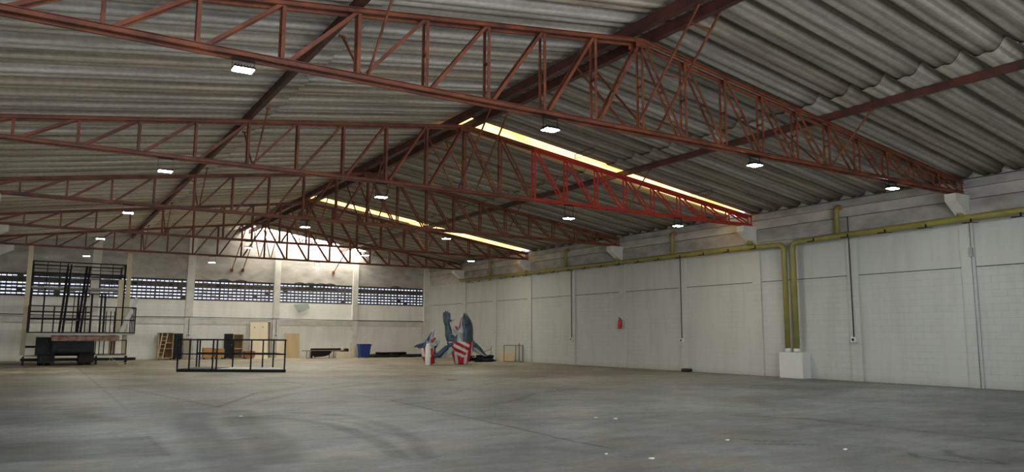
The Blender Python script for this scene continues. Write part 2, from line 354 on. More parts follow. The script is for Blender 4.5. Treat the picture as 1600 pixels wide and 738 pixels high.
# ------------------------------------------------------------ shell
WIN = [(-2.15,2.35),(2.82,7.42),(7.86,12.62),(13.02,17.87),(18.25,23.15)]
WZ0, WZ1 = 3.52, 4.78
b = MB()
b.box(WL-.3, WR+.3, YB, YB+.2, 0, WZ0)
b.prism([(WL-.3,WZ1),(WR+.3,WZ1),(WR+.3,6.3),(XM,8.25),(WL-.3,6.3)], 'y', YB, YB+.2, 1)
xs = [WL-.3] + [v for w in WIN for v in w] + [WR+.3]
for i in range(0, len(xs), 2): b.box(xs[i], xs[i+1], YB, YB+.2, WZ0, WZ1)
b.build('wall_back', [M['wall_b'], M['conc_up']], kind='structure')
b = MB(); b.box(WR, WR+.2, YF, YB, 0, 4.95); b.box(WR, WR+.2, YF, YB, 4.95, 6.26, 1)
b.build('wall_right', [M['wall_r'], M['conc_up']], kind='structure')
MB().box(WL-.2, WL, YF, YB, 0, 6.26).build('wall_left', M['wall_r'], kind='structure')
b = MB(); DX0, DX1, DZ = -1.4, 10.0, 5.4
b.box(WL-.3, DX0, YF-.2, YF, 0, DZ); b.box(DX1, WR+.3, YF-.2, YF, 0, DZ); b.prism([(WL-.3,DZ),(WR+.3,DZ),(WR+.3,6.3),(XM,8.25),(WL-.3,6.3)], 'y', YF-.2, YF)
b.build('wall_front', M['wall_r'], kind='structure')

# windows: dark precast louvre blocks with daylight through the slots
for i, (x0, x1) in enumerate(WIN):
    b = MB(); rg = random.Random(20+i)
    b.box(x0, x1, YB+.02, YB+.14, WZ0, WZ0+.045); b.box(x0, x1, YB+.02, YB+.14, WZ1-.07, WZ1)
    n = round((x1-x0)/.245); dx = (x1-x0)/n
    for k in range(n+1):
        w = .034 if k % 2 else .055
        if k % 6 == 0: w = .085
        b.box(x0+k*dx-w/2, x0+k*dx+w/2, YB+.02, YB+.14, WZ0, WZ1)
    nr = 6; dz = (WZ1-WZ0-.1)/nr
    for r in range(nr+1):
        z = WZ0+.045+r*dz
        h = .122
        b.box(x0, x1, YB+.03, YB+.11, z-h/2, z+h/2)
        if r == nr-1 or (r == 3 and i > 2): b.box(x0+(x1-x0)*(.25 if i == 3 and r < 5 else 0), x1, YB+.05, YB+.07, z-dz*.9, z-.02) if r == nr-1 else None
    for k in range(n):                       # blocked or half-blocked openings
        for r in range(nr):
            q = rg.random(); z = WZ0+.045+r*dz
            if q < .035: b.box(x0+k*dx, x0+k*dx+dx, YB+.05, YB+.07, z, z+dz)
            elif q < .30: b.box(x0+k*dx, x0+k*dx+dx, YB+.05, YB+.07, z+.07, z+.07+rg.uniform(.01,.035))
    b.build('window_%d' % (i+1), M['block'], kind='structure')

# back-wall pilasters, ledge, plaster lumps over the windows
tn = 0
def trim(b, m, bevel=0):
    global tn
    tn += 1; return b.build('trim_%d' % tn, m, kind='structure', bevel=bevel)
for x0, x1 in ((2.36,2.81),(7.43,7.85),(12.63,13.01),(17.88,18.24)):
    trim(MB().box(x0, x1, YB-.14, YB+.01, 0, 6.5+.147*min(x0+2.3, 22-x0)*.6), M['conc_pale'])
trim(MB().box(23.16, WR, YB-.14, YB, 0, 6.3), M['conc_pale'])
for i, (x0, x1) in enumerate(((WL,2.36),(2.81,7.43),(7.85,12.63),(13.01,17.88),(18.24,23.16))):
    trim(MB().box(x0, x1, YB-.12, YB, 2.10, 2.40), M['conc_pale'])
    b = MB()
    b.box(x0, x1, YB-.13, YB-.11, 2.405, 2.425)
    trim(b, M['groove'])
b = MB(); rg = random.Random(5)
for c in (9.6,10.6, 14.3,15.0,15.7,16.3, 21.0):
    b.tube([(c-.35,YB-.02,WZ1+.02),(c-.1,YB-.03,WZ1+.07),(c+.12,YB-.03,WZ1+.06),(c+.36,YB-.02,WZ1+.01)], [.02,.045,.05,.02], 8)
trim(b, M['block'])

# right-wall pilasters, tie-beam joint, upper ledge
PIL = [3.92, 7.92, 11.92, 15.75, 19.85, 23.85, 27.85, 31.85, 35.95, 39.85, 43.75]
for y in PIL: trim(MB().box(WR-.07, WR, y-.2, y+.2, 0, 4.98), M['wall_r'])
b = MB()
for y0, y1 in zip(PIL, PIL[1:]):
    b.box(WR-.012, WR, y0+.2, y1-.2, 3.565, 3.59)
b.box(WR-.012, WR, 43.95, YB, 3.565, 3.59)
trim(b, M['groove'])
trim(MB().box(WR-.09, WR, YF, 44.0, 5.10, 5.60), M['conc'])
trim(MB().box(WR-.05, WR, YF, YB, 5.62, 5.96), M['conc_up'])
trim(MB().box(WR-.08, WR, YF, YB, 5.975, 6.22), M['conc'])
b = MB(); b.box(WR-.10, WR, YF, YB, 6.222, 6.245); b.box(WR-.06, WR-.05, YF, YB, 5.62, 5.63)
trim(b, M['groove'])

# ------------------------------------------------------------ corrugated roof
PROF = [(0,0.245),(0.04,0.249),(0.09,0.202),(0.16,0.107),(0.23,0.043),(0.3,0.010),(0.37,0.000),(0.44,0.015),(0.5,0.030),(0.56,0.026),(0.64,0.003),(0.71,0.005),(0.79,0.039),(0.87,0.107),(0.94,0.194),(0.98,0.225),(1.03,0.225)]
Y0 = 12.40 - PER*22
def prof_at(y):
    u = ((y-Y0)/PER) % 1
    for (a, p), (c, q) in zip(PROF, PROF[1:]):
        if a <= u <= c: return p+(q-p)*(u-a)/max(c-a, 1e-6)
    return .25
def roofz(x): return RZ0 + RK*((XR-x) if x > XM else (x-XL))
SKY = {'a': (19.36+.87-.02, None)}
def sheet_run(b, xa, xb, dz, ya, yb, mi=0, nx=6):
    k0 = math.floor((ya-Y0)/PER + 1e-6); k1 = math.ceil((yb-Y0)/PER - 1e-6)
    for k in range(k0, k1):
        y0 = Y0+k*PER; rows = []
        for j in range(nx+1):
            x = xa+(xb-xa)*j/nx
            sag = 0
            rows.append([b.bm.verts.new((x, y0+u*PER, roofz(x)+h*1.0+dz+sag)) for u, h in PROF])
        for r0, r1 in zip(rows, rows[1:]):
            for i in range(len(PROF)-1):
                f = b.bm.faces.new((r0[i], r0[i+1], r1[i+1], r1[i])); f.material_index = mi; f.smooth = True
        # cut end of each sheet (thickness seen at the laps)
    return b
# skylight rows (index of the sheet along the building)
def krow(y): return math.floor((y-Y0)/PER)
SK1, SK2, SK3 = krow(20.5), krow(36.4), krow(48.6)
RUNS = [(XL-.35,4.95,0),(4.55,XM-.02,.04),(16.75,XM+.02,.04),(XR+.35,16.35,0)]
def solid(o, t=.012):
    m = o.modifiers.new('thick', 'SOLIDIFY'); m.thickness = t; m.offset = 0; return o
def kend(): return math.ceil((YB+.3-Y0)/PER)
for side in ('left', 'right'):
    b = MB()
    for xa, xb, dz in (RUNS[:2] if side == 'left' else RUNS[2:]):
        segs = [(-6.2-PER, YB+.5)]
        if side == 'right':
            segs = []; last = -6.2-PER
            for k in (SK1, SK2, SK3):
                segs.append((last, Y0+k*PER)); last = Y0+(k+1)*PER
            segs.append((last, YB+.5))
        for ya, yb in segs:
            if yb-ya > .1: sheet_run(b, xa, xb, dz, ya, yb, 0)
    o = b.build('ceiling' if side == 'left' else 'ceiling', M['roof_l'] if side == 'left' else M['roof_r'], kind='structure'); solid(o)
b = MB()
b.prism([(XM-.55,roofz(XM-.55)+.33),(XM,roofz(XM)+.40),(XM+.55,roofz(XM+.55)+.33),(XM+.55,roofz(XM+.55)+.35),(XM,roofz(XM)+.43),(XM-.55,roofz(XM-.55)+.35)], 'y', YF-.3, YB+.3)
trim(b, M['roof_r'])
def sky_sheet(k, xa, xb, dz, m, label, grp=None):
    b = MB(); sheet_run(b, xa, xb, dz, Y0+k*PER+.01, Y0+(k+1)*PER-.01, 0, 4)
    o = b.build('skylight_sheet', m); tag(o, label, 'skylight', grp); return o
sky_sheet(SK1, XM+.02, 16.75, .04, M['sky_y'], 'yellow translucent roof sheet above the half-red truss, between ridge and middle purlin')
sky_sheet(SK1, 16.35, 23.3, 0, M['sky_y'], 'yellow translucent roof sheet above the half-red truss, between middle purlin and right wall')
sky_sheet(SK2, XM+.02, 16.75, .04, M['sky_y'], 'yellow translucent roof sheet above the fourth truss, upper piece by the ridge')
sky_sheet(SK2, 16.35, 23.3, 0, M['sky_y'], 'yellow translucent roof sheet above the fourth truss, lower piece by the right wall')
sky_sheet(SK3, XM+.02, 18.4, .04, M['sky_w'], 'dazzling white translucent roof sheet right against the back wall, beside the ridge')
b = MB(); sheet_run(b, 18.4, XR+.35, .02, Y0+SK3*PER+.01, Y0+(SK3+1)*PER-.01); solid(b.build('ceiling', M['roof_r'], kind='structure'))

# crumbly mortar filling the corrugations on top of the right wall
b = MB(); rg = random.Random(11); pts = []
y = YF
while y < YB:
    pts.append((y, max(6.27, roofz(WR-.05) + prof_at(y)*(.75+.2*rg.random()) - .02 + rg.uniform(-.03,.035)))); y += .055
for (ya, za), (yb, zb) in zip(pts, pts[1:]):
    b.verts_faces([(WR-.06,ya,6.24),(WR-.06,yb,6.24),(WR-.02,yb,zb),(WR-.02,ya,za),(WR+.15,ya,6.24),(WR+.15,yb,6.24),(WR+.15,yb,zb),(WR+.15,ya,za)],
                  [(0,1,2,3),(3,2,6,7),(4,7,6,5)])
trim(b, M['mortar'])
trim(MB().box(WL-.15, WL+.05, YF, YB, 6.24, 6.36), M['mortar'])

# ------------------------------------------------------------ purlins
def purlin(x, z0, z1, w, label):
    b = MB()
    b.box(x-w/2, x+w/2, YF, YB-.01, z0, z0+.018); b.box(x-w/2, x+w/2, YF, YB-.01, z1-.018, z1)
    b.box(x-w/2+.01, x+w/2-.01, YF, YB-.01, z0+.018, z1-.018)
    tag(b.build('roof_purlin', M['purlin']), label, 'beam', 'long rust-red purlins under the roof')
purlin(4.29, 7.04, 7.23, .11, 'long rust-red purlin running midway up the left roof slope')
purlin(17.03, 7.04, 7.22, .11, 'long rust-red purlin running midway up the right roof slope')
purlin(10.36, 7.86, 8.08, .15, 'left one of the two rust-red ridge purlins running side by side')
purlin(10.96, 7.86, 8.08, .15, 'right one of the two rust-red ridge purlins running side by side')

# ------------------------------------------------------------ trusses
def ztop(k): return ZA - (ZA-ZE)*k/NP
TL = ['rust-red steel roof truss nearest the camera, across the top of the view',
      'second roof truss from the camera, rust-red at left and fresh bright red at right',
      'third rust-red roof truss from the camera, beyond the half-red one',
      'fourth rust-red roof truss from the camera, beside the farther yellow skylight',
      'farthest rust-red roof truss, nearest the back wall']
def web(p, q, m, root, name, heavy=False):
    b = MB(); s = .06
    for sy in (-1, 1):
        o = Vector((0, sy*.085, 0))
        b.bar(Vector(p)+o, Vector(q)+o, .012, s, up=(1,0,0) if name == 'vertical_strut' else (0,0,1))
        b.bar(Vector(p)+o+Vector((0,-sy*.018,0)), Vector(q)+o+Vector((0,-sy*.018,0)), .03, .012 if name == 'vertical_strut' else .014, up=(1,0,0) if name == 'vertical_strut' else (0,0,1))
    d = Vector(q)-Vector(p)
    if d.length > .9:
        for f in ((.5,) if d.length < 1.8 else (.5,)):
            c = Vector(p)+d*f; dn = d.normalized()*.03
            b.bar(c-dn, c+dn, .2, .012, up=(1,0,0) if name == 'vertical_strut' else (0,0,1))
    return b.build(name, m, root)
for ti, y in enumerate(YT):
    root = thing('roof_truss', TL[ti], 'truss', (XM, y, ZB), 0, 'rust-red steel roof trusses')
    def mt(x): return M['truss_new'] if (ti == 1 and x > 2.45) else M['truss']
    def chord(xa, za, xb, zb, m, name, split=True):
        b = MB()
        for sy in (-1, 1):
            b.bar((xa,sy*.095,za), (xb,sy*.095,zb), .012, .085)
            b.bar((xa,sy*.118,za+.038), (xb,sy*.118,zb+.038), .05, .010)
            b.bar((xa,sy*.118,za-.038), (xb,sy*.118,zb-.038), .05, .010)
        return b.build(name, m, root)
    zb = .043
    T0 = ZA-ZB-.045; TE = ZE-ZB-.045
    if ti == 1:
        xs_ = 2*DX-.05
        chord(-HALF,zb,xs_,zb, M['truss'], 'bottom_chord'); chord(xs_,zb,HALF,zb, M['truss_new'], 'bottom_chord')['label'] = 'bright red bottom chord'
        zt = T0+(TE-T0)*xs_/HALF
        chord(0,T0,xs_,zt, M['truss'], 'top_chord'); chord(xs_,zt,HALF,TE, M['truss_new'], 'top_chord')['label'] = 'bright red top chord'
    else:
        chord(-HALF,zb,HALF,zb, M['truss'], 'bottom_chord'); chord(0,T0,HALF,TE, M['truss'], 'top_chord')
    chord(-HALF,TE,0,T0, M['truss'], 'top_chord')
    for k in range(0, NP+1):
        for s in ((1,) if k == 0 else (-1, 1)):
            x = s*DX*k; xx = x - s*.03 if k == NP else x
            web((xx,0,.05), (xx,0,ztop(k)-ZB-.05), mt(x), root, 'vertical_strut')
            if k: web((x-s*(.09 if k < NP else .12),0,.06), (s*DX*(k-1)+s*.05,0,ztop(k-1)-ZB-.08), mt(x-s*.5), root, 'diagonal_strut')
    b = MB(); b.box(-.2,.2,-.125,-.11,T0-.16,T0+.03); b.build('apex_plate', M['truss'], root); b = MB(); b.box(-.2,.2,.11,.125,T0-.16,T0+.03); b.build('apex_plate', M['truss'], root)
    b = MB(); b.box(-HALF-.05,-HALF+.22,-.12,.12,-.015,0.0); b.build('bearing_plate', M['truss'], root)
    b = MB(); b.box(HALF-.22,HALF+.05,-.12,.12,-.015,0.0); b.build('bearing_plate', mt(9), root)
    # concrete corbels that carry the ends
    trim(MB().prism([(22.82,5.74),(WR,5.74),(WR,4.98),(23.42,5.10),(22.82,5.52)], 'y', y-.17, y+.17), M['conc_pale'])
    trim(MB().prism([(-1.28,5.74),(WL,5.74),(WL,4.98),(-2.1,5.10),(-1.28,5.52)], 'y', y-.17, y+.17), M['conc_pale'])

# sway braces between trusses and purlins
def ridge_brace(y, dy, label):
    root = thing('sway_brace', label, 'brace', (XM, y, 5.86), 0, 'slender rust-red sway braces')
    P = {}
    for x in (-.24, .36):
        p, q = Vector((x, 0.14*np.sign(dy), 0)), Vector((x, dy, 2.0)); P[x] = (p, q)
        MB().bar(p, q, .038, .038).build('brace_rod', M['truss'], root)
    for f in (.45, .86):
        a = P[-.24][0].lerp(P[-.24][1], f); c = P[.36][0].lerp(P[.36][1], f)
        MB().bar(a, c, .035, .02).build('crossbar', M['truss'], root)
def purlin_brace(x, y, dy, label):
    root = thing('sway_brace', label, 'brace', (x, y, 5.86), 0, 'slender rust-red sway braces')
    MB().bar((0,.13*np.sign(dy),0), (0,dy,1.18), .032, .032).build('brace_rod', M['truss'], root)
    MB().bar((-.06,dy,1.17), (.06,dy,1.17), .05, .04).build('end_plate', M['truss'], root)
ORD = ['nearest', 'second', 'third', 'fourth', 'farthest']
for i, y in enumerate(YT):
    for dy, sd in ((-2.0,'near'), (2.0,'far')):
        ridge_brace(y, dy, 'pair of thin braces from the %s truss up to the ridge, %s side' % (ORD[i], sd))
    for x, sl in ((4.29+.45,'left'), (17.03,'right')):
        for dy, sd in ((-1.3,'near'), (1.3,'far')):
            purlin_brace(x if sl == 'right' else 4.45, y, dy, 'single thin brace from the %s truss up to the %s purlin, %s side' % (ORD[i], sl, sd))
for x, z, w in ((9.98,5.45,'left of the pair'), (10.64,5.48,'right of the pair'), (16.5,5.62,'the lone one farther right')):
    r_ = thing('wall_brace', 'thin red rod bolted high on the back wall, %s' % w, 'brace', (x, YB-.02, z))
    MB().bar((0,-.03,0), (.3,-1.9,2.35 if x < 12 else 1.5), .04, .04).build('brace_rod', M['truss'], r_)
    MB().box(-.09,.09,-.05,.0,-.1,.1).build('wall_plate', M['truss'], r_)
# thin wire frames hooked over the yellow skylight
for x in (14.9, 20.3):
    r_ = thing('wire_hook', 'thin dark wire frame hanging under the yellow skylight, %s' % ('nearer the ridge' if x < 16 else 'nearer the right wall'), 'hook', (x, 19.9, roofz(x)-.12))
    b = MB(); b.tube([(0,.05,.1),(0,.05,-.05),(0,-.95,-.05),(0,-.95,.12),(0,.05,.1)], .012, 6); b.build('wire', M['cable'], r_)

# ------------------------------------------------------------ floodlights
def floodlight(x, y, z, label):
    r_ = thing('led_floodlight', label, 'light', (x, y, z), 0, 'led floodlights under the trusses')
    b = MB(); b.box(-.165,.165,-.125,.125,0,.03)
    for k in range(7): b.box(-.135+k*.045-.006,-.135+k*.045+.006,-.10,.10,.03,.06)
    hs = b.build('housing', M['dark'], r_, bevel=.006)
    MB().box(-.148,.148,-.108,.108,-.012,-.002).build('lens', M['lens'], hs)
    b = MB(); top = ZB-z
    b.bar((-.17,0,.015), (-.17,0,top-.03), .02, .005, up=(1,0,0)); b.bar((.17,0,.015), (.17,0,top-.03), .02, .005, up=(1,0,0)); b.bar((-.172,0,top-.012), (.172,0,top-.012), .025, .03)
    b.build('bracket', M['dark'], r_)
LAMPS = [(0,2.44,5.58),(0,8.30,5.50),(0,14.24,5.53),(0,19.88,5.58),
         (1,2.37,5.43),(1,8.01,5.36),(1,14.61,5.32),(1,19.52,5.47),
         (2,2.27,5.48),(2,8.23,5.48),(2,14.16,5.47),
         (3,1.95,5.44),(3,8.0,5.45),(3,13.68,5.45),(3,19.75,5.50),
         (4,1.82,5.40),(4,7.86,5.40),(4,13.75,5.42)]
cnt = {}
tot = {0:4, 1:4, 2:3, 3:4, 4:3}
NTH = ['first', 'second', 'third', 'fourth']
for ti, x, z in LAMPS:
    k = cnt.get(ti, 0); cnt[ti] = k+1
    floodlight(x, YT[ti], z, 'lit rectangular floodlight under the %s truss, %s from the left along it' % (ORD[ti], NTH[k]))

# ------------------------------------------------------------ gutter pipes on the right wall
XP = WR-.26
def arc(c, r, a0, a1, n=7):   # in the Y-Z plane
    return [(XP, c[0]+r*math.cos(a0+(a1-a0)*k/n), c[1]+r*math.sin(a0+(a1-a0)*k/n)) for k in range(n+1)]
def hangers(root, y0, y1, z):
    y = y0
    while y < y1:
        b = MB(); b.bar((XP+.28,y,z-.10), (XP-.10,y,z-.13), .05, .012); b.bar((XP-.10,y,z-.13), (XP-.12,y,z-.02), .05, .012); b.bar((XP-.12,y,z-.13),(XP-.12,y+.25,z-.13),.03,.03)
        b.build('pipe_hanger', M['dark'], root); y += 1.35
p = thing('gutter_pipe', 'nearer yellow-green gutter pipe on the right wall, turning down to the white box', 'pipe', (0,0,0))
b = MB(); b.tube([(XP,YF+.3,5.07),(XP,10,5.05)] + [(XP,17.6,4.93)] + [(XP,17.98-.22+.22*math.sin(a),4.93-.22+.22*math.cos(a)) for a in (.2,.5,.8,1.1,1.4,math.pi/2)] + [(XP,17.98,1.02)], .105, 16)
b.build('pipe_run', M['pipe'], p); hangers(p, 6.2, 17.5, 5.0)
MB().tube([(XP,17.98,1.06),(XP,17.98,.925)], .112, 16).build('pipe_collar', M['white'], p)
p2 = thing('gutter_pipe', 'farther yellow-green gutter pipe on the right wall, turning down to the white box', 'pipe', (0,0,0))
b = MB(); b.tube([(XP,43.8,5.06),(XP,24,4.96),(XP,18.75,4.90)] + [(XP,18.36+.22-.22*math.sin(a),4.90-.22+.22*math.cos(a)) for a in (.2,.5,.8,1.1,1.4,math.pi/2)] + [(XP,18.36,1.02)], .10, 16)
b.build('pipe_run', M['pipe'], p2); hangers(p2, 19.6, 43.5, 4.98)
MB().tube([(XP,18.36,1.06),(XP,18.36,.925)], .108, 16).build('pipe_collar', M['white'], p2)
tag(MB().box(XP-.2, WR-.001, 17.62, 18.62, 0, .92).build('pipe_box', M['white'], bevel=.01), 'low white masonry box at the foot of the two yellow-green pipes', 'box')
for y in (16.1, 24.2, 32.15, 40.1):
    r_ = p if y < 18 else p2
    ep = MB().tube([(XP,y,5.05),(XP,y,5.84),(XP+.02,y,5.92),(XP+.08,y,5.97),(XP+.14,y,5.98)], .085, 14).build('elbow_pipe', M['pipe'], r_)
    MB().tube([(XP+.12,y,5.98),(XP+.2,y,5.98)], .098, 14).build('pipe_mouth', M['orange'], ep)
for y in YT:
    MB().tube([(XP+.03,y+.02,5.04),(XP+.03,y+.02,5.50)], .12, 16).build('pipe_stub', M['pipe'], p if y < 18 else p2)

# conduits with outlet boxes
def conduit(x, y, z0, z1, axis, label, box=True):
    r_ = thing('electrical_conduit', label, 'conduit', (x, y, z0))
    b = MB(); b.tube([(0,0,.08),(0,0,z1-z0)], .018, 8)
    b.build('conduit_tube', M['cable'], r_)
    if box:
        b = MB()
        if axis == 'x': b.box(-.07,.02,-.10,.10,-.08,.10)
        else: b.box(-.10,.10,-.07,.02,-.08,.10)
        ob = b.build('outlet_box', M['white'], r_, bevel=.01)
        b = MB()
        if axis == 'x': b.box(-.078,-.069,-.04,.04,-.03,.05)
        else: b.box(-.04,.04,-.078,-.069,-.03,.05)
        b.build('socket', M['dark'], ob)
XC = WR-.09
conduit(XC, 15.80, 1.38, 5.62, 'x', 'black conduit with white outlet box on the pilaster between the first two trusses')
conduit(XC, 23.93, 1.30, 5.0, 'x', 'black conduit with white outlet box on the pilaster between second and third trusses')
conduit(XC, 31.90, 1.30, 5.0, 'x', 'black conduit with white outlet box on the pilaster between third and fourth trusses')
conduit(7.66, YB-.16, 1.42, 2.44, 'y', 'short conduit with outlet box on the back wall pilaster behind the black-sided cabinet')
conduit(12.84, YB-.16, 1.42, 2.44, 'y', 'short conduit with outlet box on the back wall pilaster beside the tall plywood board')
r_ = thing('electrical_conduit', 'thin grey tube as shadow line of the right wall pilaster under the nearest corbel', 'conduit', (XC, 11.80, 0))  # tube added to draw the shadow line along the pilaster edge
MB().tube([(0,0,.02),(0,0,4.9)], .011, 8).build('conduit_tube', M['grey_metal'], r_); MB().box(-.05,.01,-.06,.06,3.88,4.15).build('junction_box', M['grey_metal'], r_)
b = MB(); b.tube([(WL+.3,YB-.13,2.52),(2.3,YB-.15,2.47),(7.66,YB-.16,2.50),(12.84,YB-.16,2.48),(18,YB-.15,2.45),(23.1,YB-.14,2.46)], .022, 6)
tag(b.build('electrical_cable', M['cable']), 'long dark cable running along the ledge of the back wall', 'cable')

# fire extinguisher on the wall
f = thing('fire_extinguisher', 'red fire extinguisher hung on a pilaster of the right wall', 'fire extinguisher', (WR-.22, 27.88, 1.82))
b = MB(); b.lathe([(.07,0),(.085,.02),(.085,.36),(.075,.42),(.03,.46),(.03,.48)], n=18); b.build('cylinder', M['red'], f)
b = MB(); b.box(-.02,.02,-.02,.02,.47,.52); b.bar((0,-.02,.52),(0,.10,.55),.02,.015); b.bar((0,-.02,.50),(0,.09,.49),.02,.012); b.build('valve_handle', M['dark'], f)
b = MB(); b.tube([(0,-.02,.49),(0,-.10,.45),(0,-.12,.30),(0,-.10,.08)], .012, 8); b.build('hose', M['blackrub'], f)
b = MB(); b.box(.08,.10,-.03,.03,.1,.44); b.build('wall_bracket', M['dark'], f)
# small black block by the wall
b = MB(); b.lathe([(.20,0),(.235,.03),(.235,.10),(.20,.14),(.12,.14),(.11,.10)], n=20)
tag(b.build('small_tyre', M['blackrub']), 'small black tyre lying on the floor against the right wall', 'tyre').location = (23.28, 23.45, 0)

# ------------------------------------------------------------ objects along the back wall
def box_thing(name, label, cat, m, x0, x1, y0, y1, z0, z1, group=None, bevel=.006):
    b = MB(); b.box(x0-(x0+x1)/2, x1-(x0+x1)/2, y0-y1, 0, 0, z1-z0)
    o = b.build(name, m, bevel=bevel); o.location = ((x0+x1)/2, y1, z0); return tag(o, label, cat, group)
# open cabinet with black side
c = thing('wooden_cabinet', 'open-fronted brown wooden cabinet with a black right side, behind the leaning ladder', 'cabinet', (6.4, 48.55, 0))
b = MB(); b.box(-.40,.38,.33,.36,.08,1.55); b.build('back_panel', M['wood_brown'], c)
b = MB(); b.box(-.42,-.38,-.1,.36,.08,1.55); b.box(.36,.40,-.1,.36,.08,1.55); b.build('side_panel', M['plywood'], c)
b = MB(); b.box(-.42,.40,-.1,.36,1.52,1.55); b.build('top', M['wood_brown'], c)
b = MB(); b.box(-.42,.40,-.1,.36,.08,.12); b.build('bottom', M['plywood'], c)
b = MB(); b.box(-.02,.01,-.04,.33,.12,1.1); b.build('divider', M['wood_brown'], c)
for z in (.62,.95): MB().box(.01,.36,-.04,.33,z,z+.025).build('shelf', M['plywood_tan'], c)
b = MB(); b.box(.41,.88,-.16,.30,.08,1.52); b.build('black_side', M['dark'], c)['label'] = 'black closed half'
for x in (-.35,.3,.5,.8): MB().lathe([(.03,0),(.045,.02),(.045,.07),(.02,.08)], x, 0, 10).build('caster', M['blackrub'], c)
# ladder
l = thing('wooden_ladder', 'pale wooden ladder leaning on the open brown cabinet', 'ladder', (6.05, 48.0, 0))
A0, A1, B0, B1 = Vector((-.10,0,0.02)), Vector((.12,.42,1.53)), Vector((.13,-.02,0.02)), Vector((.41,.40,1.51))
MB().bar(A0, A1, .035, .05).build('rail', M['plywood'], l); MB().bar(B0, B1, .035, .05).build('rail', M['plywood'], l)
for k in range(6):
    t = .12+.15*k; MB().bar(A0.lerp(A1,t), B0.lerp(B1,t), .03, .03).build('rung', M['plywood'], l)
# grey-beige panel and white panel
o = box_thing('leaning_panel', 'taupe board standing beside the black cabinet half, behind the low platform rails', 'board', M['beige'], 7.33, 7.78, 48.30, 48.36, 0, 1.24)
o.data.materials[0] = mat('taupe_board', (.33,.28,.20), .7)
o = box_thing('leaning_panel', 'narrow white board standing on the floor right of the taupe board', 'board', M['white'], 7.9, 8.24, 48.66, 48.70, 0, 1.24)
# two orange wood crates on casters
def crate(x0, x1, z1, m, label, slats=True, y=48.3):
    w = (x1-x0)/2; t = thing('wheeled_crate', label, 'crate', ((x0+x1)/2, y, 0))
    b = MB(); b.box(-w,w,-.25,.25,.10,.13); b.box(-w,w,.22,.25,.13,z1); b.box(-w,w,-.25,-.22,.13,.30); b.box(-w,w,-.25,-.22,.37,z1)
    b.box(-w,-w+.03,-.22,.22,.13,z1); b.box(w-.03,w,-.22,.22,.13,z1); b.build('crate_body', m, t)
    for sx in (-1,1):
        for sy in (-1,1): MB().tube([(sx*(w-.08)-.02,sy*.18,.05),(sx*(w-.08)+.02,sy*.18,.05)], .048, 12).build('caster', M['blackrub'], t)
crate(8.42, 9.05, .67, M['wood_orange'], 'orange-brown wooden crate on casters, left of two, by the back wall')
crate(9.1, 9.60, .62, M['wood_orange'], 'orange-brown wooden crate on casters, right of two, next to the black cabinet')
crate(10.74, 11.36, .47, M['wood_red'], 'low reddish wooden crate on casters beside the open bookcase', y=48.12)
# black cabinet and bookcase
c = thing('black_cabinet', 'narrow tall black cabinet left of the open wooden bookcase', 'cabinet', (9.87, 48.4, 0))
MB().box(-.22,.22,-.2,.2,.06,1.52).build('carcass', M['dark'], c, bevel=.006); dr = MB().box(-.205,.205,-.215,-.202,.09,1.49).build('door', M['dark'], c)
MB().box(.15,.165,-.235,-.216,.75,.9).build('handle', M['grey_metal'], dr)
for x in (-.16,.16):
    for y in (-.14,.14): MB().lathe([(.02,0),(.03,.06)], x, y, 8).build('foot', M['blackrub'], c)
c = thing('wooden_bookcase', 'open pale wooden bookcase with shelves, right of the black cabinet', 'bookcase', (10.43, 48.45, 0))
b = MB(); b.box(-.29,.29,.17,.19,.04,1.48); b.build('back_panel', M['wood_brown'], c)
for x in (-.31,.27): MB().box(x,x+.04,-.17,.19,0,1.5).build('side_panel', M['plywood'], c)
for z in (.02,.60,1.14,1.46): MB().box(-.27,.27,-.165,.17,z,z+.035).build('shelf', M['plywood'], c)
# boards
def leaning(name, label, m, x0, x1, h, lean, y, t=.03, knobs=None):
    o = thing(name, label, 'board', ((x0+x1)/2, y, 0)) if knobs else None
    w = (x1-x0)/2
    b = MB(); b.verts_faces([(-w,0,0),(w,0,0),(w,t,0),(-w,t,0),(-w,lean,h),(w,lean,h),(w,lean+t,h),(-w,lean+t,h)], [(0,3,2,1),(4,5,6,7),(0,1,5,4),(1,2,6,5),(2,3,7,6),(3,0,4,7)])
    if knobs:
        b.build('board_panel', m, o)
        for kx, kz in knobs: MB().box(kx-.025,kx+.025,lean*kz/h-.03,lean*kz/h,kz-.03,kz+.03).build('knob', M['dark'], o)
        return o
    q = b.build(name, m); q.location = ((x0+x1)/2, y, 0); return tag(q, label, 'board')
leaning('plywood_board', 'tall pale plywood board with two dark holes leaning on the back wall', M['plywood_pale'], 11.2, 12.28, 2.24, .35, 48.45, knobs=[(-.28,1.93),(.22,1.95)])
leaning('plywood_board', 'dark narrow board edge leaning right behind the tall plywood board', mat('dark_board', (.12,.10,.07), .7), 12.29, 12.44, 2.26, .3, 48.55)
leaning('plywood_board', 'small pale board with a darker top leaning between tall plywood and tan board', M['plywood_pale'], 12.84, 13.34, 1.13, .12, 48.6)
leaning('plywood_board', 'square tan plywood board leaning on the back wall left of the low table', M['plywood_tan'], 13.34, 14.27, 1.55, .2, 48.5)
b = MB(); b.box(-.9,.9,-.25,.25,.0,.03); o = b.build('floor_board', M['plywood_pale']); o.location = (11.9, 48.05, 0); tag(o, 'thin pale board lying flat in front of the tall plywood board', 'board')
